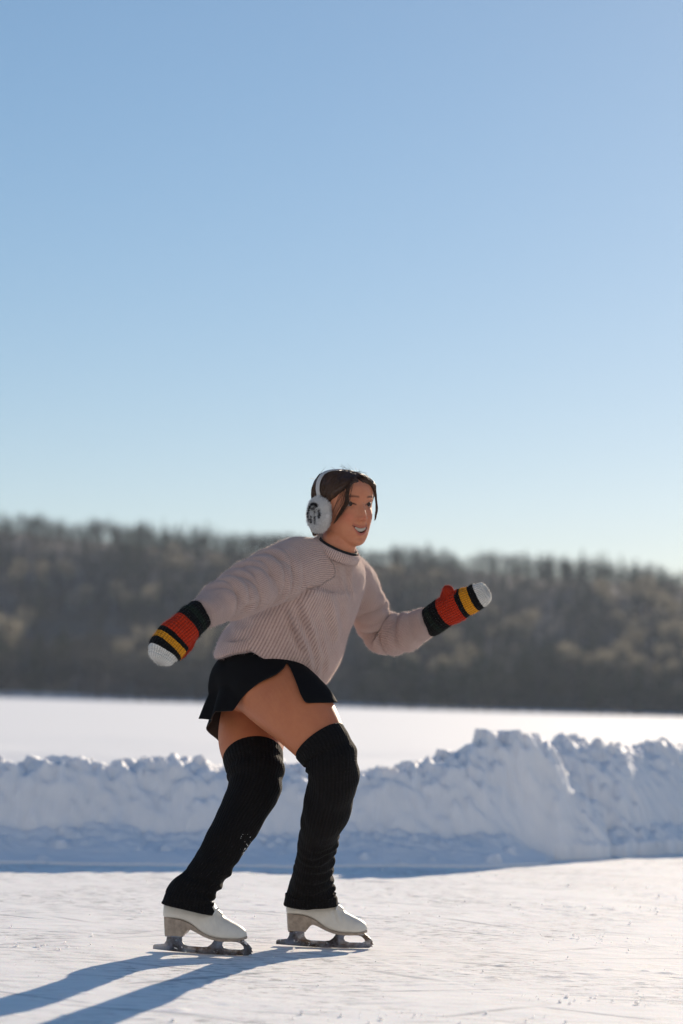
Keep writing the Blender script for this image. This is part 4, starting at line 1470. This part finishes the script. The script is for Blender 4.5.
# the snow-covered lake beyond, as far as the woods and to the horizon
lx = np.concatenate([-np.geomspace(3000, 12, 60), np.linspace(-11, 11, 90), np.geomspace(12, 3000, 60)])
ly = np.concatenate([np.linspace(7.0, 30, 140), np.geomspace(31, 4000, 110)])
LX, LY = np.meshgrid(lx, ly, indexing='ij')
pl = np.stack([LX, LY, LX * 0], -1).reshape(-1, 3)
zz_ = .10 + (.020 * fbm(pl * np.array((.35, .8, 1)), 4, 101)).reshape(LX.shape) * sstep(60, 20, LY)
me = grid_mesh('lake_snow', np.stack([LX, LY, zz_], -1), M_LAKE)
o = link('lake_snow', me); tag(o, kind='structure')

# crumbs of snow scattered on the rink: nobody could count them
cb = MB()
ico = bmesh.new(); bmesh.ops.create_icosphere(ico, subdivisions=1, radius=1.0)
iv = np.array([v.co for v in ico.verts]); iff = [tuple(v.index for v in f.verts) for f in ico.faces]; ico.free()
for k in range(520):
    if rng.uniform() < .55:
        cx, cy = rng.uniform(-1.9, 2.2), rng.uniform(-2.2, 3.4)
    else:
        c0 = [(.62, -1.1), (-.35, .9), (.9, .5), (-.9, -.2), (.2, -1.5), (1.1, 1.7)][rng.integers(6)]
        cx, cy = c0[0] + rng.normal(0, .16), c0[1] + rng.normal(0, .06)
    r = .0014 + .0045 * rng.uniform() ** 4
    s = iv * r * rng.uniform(.6, 1.25, (1, 3)) * (1 + .25 * rng.normal(0, 1, (len(iv), 1)))
    cb.add(s + np.array((cx, cy, .003 + r * .35)), iff)
o = link('snow_crumbs', cb.mesh('snow_crumbs', M_SNOW, False)); tag(o, 'crumbs of scraped snow lying on the rink', 'snow crumbs', kind='stuff')

# ------------------------------------------------------------------ wooded hill
SH = 700.0                      # distance of the far shore
def hill_h(x, y):
    d = np.maximum(y - SH, 0)
    top = np.interp(x, [-400, -160, -98, -40, 0, 40, 98, 160, 400], [72, 67, 65, 61.5, 59, 56, 53.5, 52, 58])
    prof = sstep(0, 330, d) * .86 + .14 * np.clip(d / 330, 0, 1)
    return top * prof + 3.0 * np.minimum(d / 40, 1) + (0 if np.isscalar(x) else 2.4 * vnoise(np.stack([x.ravel() / 45, y.ravel() / 45, x.ravel() * 0], -1), 5).reshape(x.shape) * np.minimum(d / 60, 1))
hx = np.linspace(-420, 420, 120); hy = np.concatenate([np.linspace(SH - 6, SH + 40, 20), np.linspace(SH + 48, SH + 430, 60)])
HX, HY = np.meshgrid(hx, hy, indexing='ij')
HZ = hill_h(HX, HY) - .6 * (HY < SH)
def floor_material():
    m = NT('forest_floor')
    ob = m.obj()
    sp = m.n('ShaderNodeSeparateXYZ'); m.l(ob, sp.inputs[0])
    near = m.math('LESS_THAN', sp.outputs[1], SH + 13)
    n = m.noise(.06, 4, .6, ob)
    c = m.mix(m.ramp(n.outputs['Fac'], [(.4, (0, 0, 0)), (.7, (1, 1, 1))]), (.085, .068, .055), (.15, .13, .12))
    m.base(m.mix(near, c, (.6, .6, .62)))
    m.p(Roughness=.95)
    return m.m
M_FLOOR = floor_material()
me = grid_mesh('wooded_hill', np.stack([HX, HY, HZ], -1), M_FLOOR)
o = link('wooded_hill', me); tag(o, kind='structure')

def foliage_material(name, c1, c2, trans=.25):
    m = NT(name)
    oi = m.n('ShaderNodeObjectInfo')
    a = m.attr('shade').outputs['Fac']
    m.base(m.mix(a, c1, c2))
    m.p(Roughness=.9, Specular_IOR_Level=.1)
    tr = m.n('ShaderNodeBsdfTranslucent'); ms = m.n('ShaderNodeMixShader')
    m.l(m.bsdf.inputs['Base Color'].links[0].from_socket, tr.inputs['Color'])
    ms.inputs[0].default_value = trans
    m.l(m.bsdf.outputs[0], ms.inputs[1]); m.l(tr.outputs[0], ms.inputs[2]); m.l(ms.outputs[0], m.out.inputs['Surface'])
    return m.m
M_CONIFER = foliage_material('dark_conifer_needles', (.013, .020, .016), (.036, .046, .028), .15)
M_TWIG = foliage_material('bare_winter_twigs', (.026, .028, .027), (.085, .082, .072))
M_PALE = foliage_material('pale_dry_crown', (.17, .155, .12), (.30, .275, .21), .55)
M_BARK = simple('bark', (.040, .030, .025), .9, nscale=4, namt=.5)

def crown_pts(kind, h, r, n):
    """leaf-clump quads through a crown's volume; returns verts (n*4,3)"""
    if kind == 'conifer':
        u = rng.uniform(0, 1, n) ** .8
        zc = h * (.10 + .90 * u)
        rad = r * (1 - u) ** .85 * (.55 + .45 * np.abs(np.sin(u * 22))) * np.sqrt(rng.uniform(.15, 1, n)) + .08
        sz = (.75 - .45 * u) * h / 14
    else:
        th_ = rng.uniform(0, 6.283, n); 
        zc = h * (.40 + .58 * rng.beta(2.0, 1.7, n))
        q_ = (zc / h - .70) / .33
        rad = r * np.sqrt(np.clip(1 - q_ ** 2, .02, 1)) * np.sqrt(rng.uniform(.1, 1, n))
        sz = np.full(n, .42 * h / 12)
    an = rng.uniform(0, 6.283, n)
    c = np.stack([rad * np.cos(an), rad * np.sin(an), zc], 1)
    if kind != 'conifer':
        c += .35 * rng.normal(0, 1, (n, 3))
    a = rng.normal(0, 1, (n, 3)); a /= np.linalg.norm(a, axis=1)[:, None]
    b = np.cross(a, rng.normal(0, 1, (n, 3))); b /= np.linalg.norm(b, axis=1)[:, None]
    s = (sz * rng.uniform(.5, 1.3, n))[:, None]
    v = np.stack([c - a * s - b * s * .5, c + a * s - b * s * .5, c + a * s + b * s * .5, c - a * s + b * s * .5], 1)
    return v.reshape(-1, 3)
def trunk_pts(h, r, n=6, limbs=5):
    V, Fq = [], []
    def tube(p0, p1, r0, r1):
        d = unit(p1 - p0); a = unit(np.cross(d, (0.3, .9, .2))); b = np.cross(d, a)
        base = len(V)
        for p_, r_ in ((p0, r0), (p1, r1)):
            for k in range(n):
                t = 2 * math.pi * k / n
                V.append(p_ + (a * math.cos(t) + b * math.sin(t)) * r_)
        for k in range(n):
            Fq.append((base + k, base + (k + 1) % n, base + n + (k + 1) % n, base + n + k))
    tube(np.array((0, 0, -.5)), np.array((.1, .05, h * .55)), r, r * .55)
    tube(np.array((.1, .05, h * .55)), np.array((0, .1, h * .95)), r * .55, r * .1)
    for k in range(limbs):
        a = rng.uniform(0, 6.28); zz = h * rng.uniform(.3, .75)
        tube(np.array((.05, .03, zz)), np.array((math.cos(a) * h * .17, math.sin(a) * h * .17, zz + h * .16)), r * .35, r * .08)
    return np.array(V), np.array(Fq)

def tree_meshes(kind, h, r, n, mat):
    v = crown_pts(kind, h, r, n)
    me = bpy.data.meshes.new('crown'); raw_mesh(me, v, np.arange(len(v)).reshape(-1, 4))
    me.materials.append(mat)
    sh = np.repeat(rng.uniform(0, 1, n), 4)
    attr(me, 'shade', 'FLOAT', sh)
    tv, tf = trunk_pts(h, .02 * h, 6, 0 if kind == 'conifer' else 7)
    mt = bpy.data.meshes.new('trunk'); raw_mesh(mt, tv, tf); mt.materials.append(M_BARK)
    return me, mt
def plant_tree(name, meshes, x, y, s, rz, label, group):
    zb_ = float(hill_h(np.array([x]), np.array([y]))[0])
    root = empty(name, (x, y, zb_)); root.rotation_euler = (0, 0, rz); root.scale = (s, s, s * rng.uniform(.92, 1.1))
    tag(root, label, 'tree', group)
    for nm, me in (('crown', meshes[0]), ('trunk', meshes[1])):
        c = bpy.data.objects.new(nm, me); COL.objects.link(c); c.parent = root
con_protos = [tree_meshes('conifer', 14, 2.6 + .3 * k, 260, M_CONIFER) for k in range(4)]
pale_protos = [tree_meshes('broad', 12, 3.2 + .3 * k, 240, M_PALE) for k in range(4)]

# ridge-top conifers one can tell apart on the skyline
def sky_x(px, Y): return (px - W / 2) / F_PX * (Y + 7)
for k, (px, s) in enumerate([(8, .9), (30, 1.0), (62, .85), (96, 1.05), (118, .9), (150, .8), (176, .95), (205, .85), (262, .9), (395, 1.0), (420, .8), (456, .85), (494, 1.1), (512, .8), (548, .85), (566, .95), (604, .8), (650, 1.25), (672, .85), (-30, 1.0), (715, 1.0), (-80, .9), (765, .9)]):
    y = SH + 318 + rng.uniform(-12, 12)
    plant_tree('conifer_tree', con_protos[k % 4], sky_x(px, y), y, s * .64, rng.uniform(0, 6.28), 'dark conifer standing up against the sky along the top of the wooded hill', 'conifers along the ridge top')
# pale, dry crowns on the lower slope
k = 0
spots = []
while k < 150:
    x = rng.uniform(-120, 125); dd = rng.uniform(34, 215)
    if vnoise(np.array([[x / 28, dd / 30, 0]]), 77)[0] < -.05: continue
    if any((x - a) ** 2 + (dd - b) ** 2 < 22 for a, b in spots): continue
    spots.append((x, dd))
    plant_tree('pale_tree', pale_protos[k % 4], x, SH + dd, rng.uniform(.75, 1.1), rng.uniform(0, 6.28), 'tree with a pale dry crown among the darker woods on the hillside', 'pale-crowned trees on the hillside')
    k += 1

# the rest of the woods reads as one mass
def mass():
    Vs, Ts, sh, mi = [], [], [], []
    n = 0
    tree_list = []
    for yy in np.concatenate([np.arange(3, 60, 4.2), np.arange(62, 345, 7.0)]):
        for xx in np.concatenate([np.arange(-395, -165, 8.5), np.arange(-165, 166, 4.4 if yy < 60 else 5.2), np.arange(170, 396, 8.5)]):
            x = xx + rng.uniform(-2.2, 2.2); d = yy + rng.uniform(-2.5, 2.5)
            if d < 8 and -100 < x < -42 and vnoise(np.array([[x / 7, 0, 0]]), 5)[0] > -.1: continue   # snowy gaps at the shore
            tree_list.append((x, d))
    for x, d in tree_list:
        nz = vnoise(np.array([[x / 22, d / 26, 0.]]), 55)[0]
        tall = 1 + .34 * vnoise(np.array([[x / 13, d / 40, 3.]]), 57)[0]
        con = nz + rng.normal(0, .35) > (.0 if d > 210 else .02 if d > 60 else (-.45 if x > -20 else -.1) if d < 38 else .30)
        big = d > 250
        h = rng.uniform(6, 9.5) if big else rng.uniform(7.5, 12.5)
        h *= tall
        if con:
            v = crown_pts('conifer', h * 1.1, h * .25, 56); m = 0
            v = v
        else:
            v = crown_pts('broad', h * .95, h * .34, 60); m = 1
        z0 = float(hill_h(np.array([x]), np.array([SH + d]))[0])
        Vs.append(v + np.array((x, SH + d, z0)))
        q_ = len(v) // 4
        sh.append(np.repeat(np.clip(rng.uniform(0, 1) * .6 + rng.uniform(0, .5, q_), 0, 1), 4))
        mi.append(np.full(q_, m))
        tv, tf = trunk_pts(h, .016 * h, 4, 0)
        Ts.append((tv + np.array((x, SH + d, z0)), tf))
    V = np.vstack(Vs); nq = len(V) // 4
    Q = np.arange(nq * 4).reshape(-1, 4)
    off = len(V); tvs, tqs = [], []
    for tv, tf in Ts:
        tvs.append(tv); tqs.append(tf + off); off += len(tv)
    me = bpy.data.meshes.new('forest')
    raw_mesh(me, np.vstack([V] + tvs), np.vstack([Q] + tqs))
    for m in (M_CONIFER, M_TWIG, M_BARK): me.materials.append(m)
    me.polygons.foreach_set('material_index', np.concatenate([np.concatenate(mi), np.full(sum(len(t) for t in tqs), 2)]).astype(np.int32))
    attr(me, 'shade', 'FLOAT', np.concatenate([np.concatenate(sh), np.zeros(off - len(V))]))
    return me
o = link('forest', mass()); tag(o, 'dense winter woods covering the far hillside', 'forest', kind='stuff')

# ------------------------------------------------------------------ air
HAZE = 0.00008
hz0, hz1 = (-1600, -60, -1.5), (1600, 1250, 110)
v = [(a, b, c) for a in (hz0[0], hz1[0]) for b in (hz0[1], hz1[1]) for c in (hz0[2], hz1[2])]
f = [(0, 1, 3, 2), (4, 6, 7, 5), (0, 4, 5, 1), (2, 3, 7, 6), (0, 2, 6, 4), (1, 5, 7, 3)]
mz = bpy.data.materials.new('air'); mz.use_nodes = True
nt = mz.node_tree; nt.nodes.clear()
on = nt.nodes.new('ShaderNodeOutputMaterial'); pv = nt.nodes.new('ShaderNodeVolumePrincipled')
pv.inputs['Color'].default_value = (.66, .79, 1.0, 1); pv.inputs['Density'].default_value = HAZE; pv.inputs['Anisotropy'].default_value = .3
nt.links.new(pv.outputs[0], on.inputs['Volume'])
o = link('haze', new_mesh('haze', v, f, mz, False)); tag(o, 'thin winter haze over the lake', 'haze', kind='stuff')

# ================================================================== LIGHT, CAMERA
sc = bpy.context.scene
SKY_FILL = 8.8  # added fill: bright warm patch of sky behind the camera, out of view
wd = bpy.data.worlds.new('World'); sc.world = wd; wd.use_nodes = True
nt = wd.node_tree
bg = nt.nodes['Background']
sky = nt.nodes.new('ShaderNodeTexSky'); sky.sky_type = 'NISHITA'; sky.sun_disc = False
sky.sun_elevation = R(SUN_EL); sky.sun_rotation = R(SUN_AZ)
sky.altitude = 200; sky.air_density = .9; sky.dust_density = .13; sky.ozone_density = 2.2
gm = nt.nodes.new('ShaderNodeGamma'); gm.inputs['Gamma'].default_value = .76
hs = nt.nodes.new('ShaderNodeHueSaturation'); hs.inputs['Hue'].default_value = .497
nt.links.new(sky.outputs[0], gm.inputs['Color']); nt.links.new(gm.outputs[0], hs.inputs['Color'])
tn = nt.nodes.new('ShaderNodeMix'); tn.data_type = 'RGBA'; tn.blend_type = 'MULTIPLY'; tn.inputs[0].default_value = 1.0
tz = nt.nodes.new('ShaderNodeMix'); tz.data_type = 'RGBA'
tz.inputs[6].default_value = (.985, .955, .985, 1); tz.inputs[7].default_value = (.90, .965, 1.03, 1)
nt.links.new(tz.outputs[2], tn.inputs[7])
nt.links.new(hs.outputs[0], tn.inputs[6])
tc = nt.nodes.new('ShaderNodeTexCoord'); sx_ = nt.nodes.new('ShaderNodeSeparateXYZ')
nt.links.new(tc.outputs['Generated'], sx_.inputs[0])
def mrange(sock, a, b):
    m = nt.nodes.new('ShaderNodeMapRange'); m.interpolation_type = 'SMOOTHSTEP'
    m.inputs['From Min'].default_value = a; m.inputs['From Max'].default_value = b
    nt.links.new(sock, m.inputs['Value']); return m.outputs['Result']
def mmul(a, b):
    m = nt.nodes.new('ShaderNodeMath'); m.operation = 'MULTIPLY'
    nt.links.new(a, m.inputs[0])
    if isinstance(b, float): m.inputs[1].default_value = b
    else: nt.links.new(b, m.inputs[1])
    return m.outputs[0]
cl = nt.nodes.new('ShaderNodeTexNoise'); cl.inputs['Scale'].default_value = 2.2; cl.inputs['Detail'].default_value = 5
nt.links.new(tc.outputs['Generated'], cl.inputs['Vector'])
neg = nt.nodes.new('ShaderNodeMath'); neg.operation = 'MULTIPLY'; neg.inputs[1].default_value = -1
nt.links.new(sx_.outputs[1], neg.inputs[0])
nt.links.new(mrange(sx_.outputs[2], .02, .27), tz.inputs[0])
up_ = mrange(sx_.outputs[2], .30, .75)          # added boost: unseen sky overhead made bluer and brighter, to blue the shadows
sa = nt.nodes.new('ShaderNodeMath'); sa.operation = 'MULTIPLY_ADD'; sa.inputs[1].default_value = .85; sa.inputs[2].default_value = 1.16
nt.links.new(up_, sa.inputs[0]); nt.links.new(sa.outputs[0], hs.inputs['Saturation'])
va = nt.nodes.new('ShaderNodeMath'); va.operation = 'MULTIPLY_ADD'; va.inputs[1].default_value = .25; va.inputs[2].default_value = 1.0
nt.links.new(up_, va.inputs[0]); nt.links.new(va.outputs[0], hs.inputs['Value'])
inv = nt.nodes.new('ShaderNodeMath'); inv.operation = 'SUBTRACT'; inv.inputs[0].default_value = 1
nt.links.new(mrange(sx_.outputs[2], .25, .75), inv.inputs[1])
sky_fill = mmul(mmul(mrange(neg.outputs[0], .05, .6), inv.outputs[0]), mrange(cl.outputs['Fac'], .1, .75))
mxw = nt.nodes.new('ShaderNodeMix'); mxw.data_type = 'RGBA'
nt.links.new(sky_fill, mxw.inputs[0]); nt.links.new(tn.outputs[2], mxw.inputs[6])
mxw.inputs[7].default_value = (SKY_FILL, SKY_FILL * .91, SKY_FILL * .81, 1)
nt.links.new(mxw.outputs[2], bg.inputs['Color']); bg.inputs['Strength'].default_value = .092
sl = bpy.data.lights.new('sun', 'SUN'); sl.energy = 4.4; sl.angle = R(.53); sl.color = (1.0, .84, .655)
so = bpy.data.objects.new('sun', sl); COL.objects.link(so)
so.rotation_euler = TO_SUN.to_track_quat('Z', 'Y').to_euler()
so.location = (8, 30, 14)

cd = bpy.data.cameras.new('camera')
cd.sensor_fit = 'HORIZONTAL'; cd.sensor_width = 24.0; cd.lens = 24.0 * F_PX / W
cd.clip_start = .1; cd.clip_end = 9000
cd.dof.use_dof = True; cd.dof.focus_distance = 6.78; cd.dof.aperture_fstop = 2.9
co_ = bpy.data.objects.new('camera', cd); COL.objects.link(co_)
co_.matrix_world = Matrix.Translation(CAM) @ CAMM.to_4x4()
sc.camera = co_
sc.view_settings.view_transform = 'Standard'; sc.view_settings.look = 'None'
sc.view_settings.exposure = .66; sc.view_settings.gamma = 1
sc.cycles.use_denoising = True
sc.cycles.volume_bounces = 0
sc.cycles.max_bounces = 8
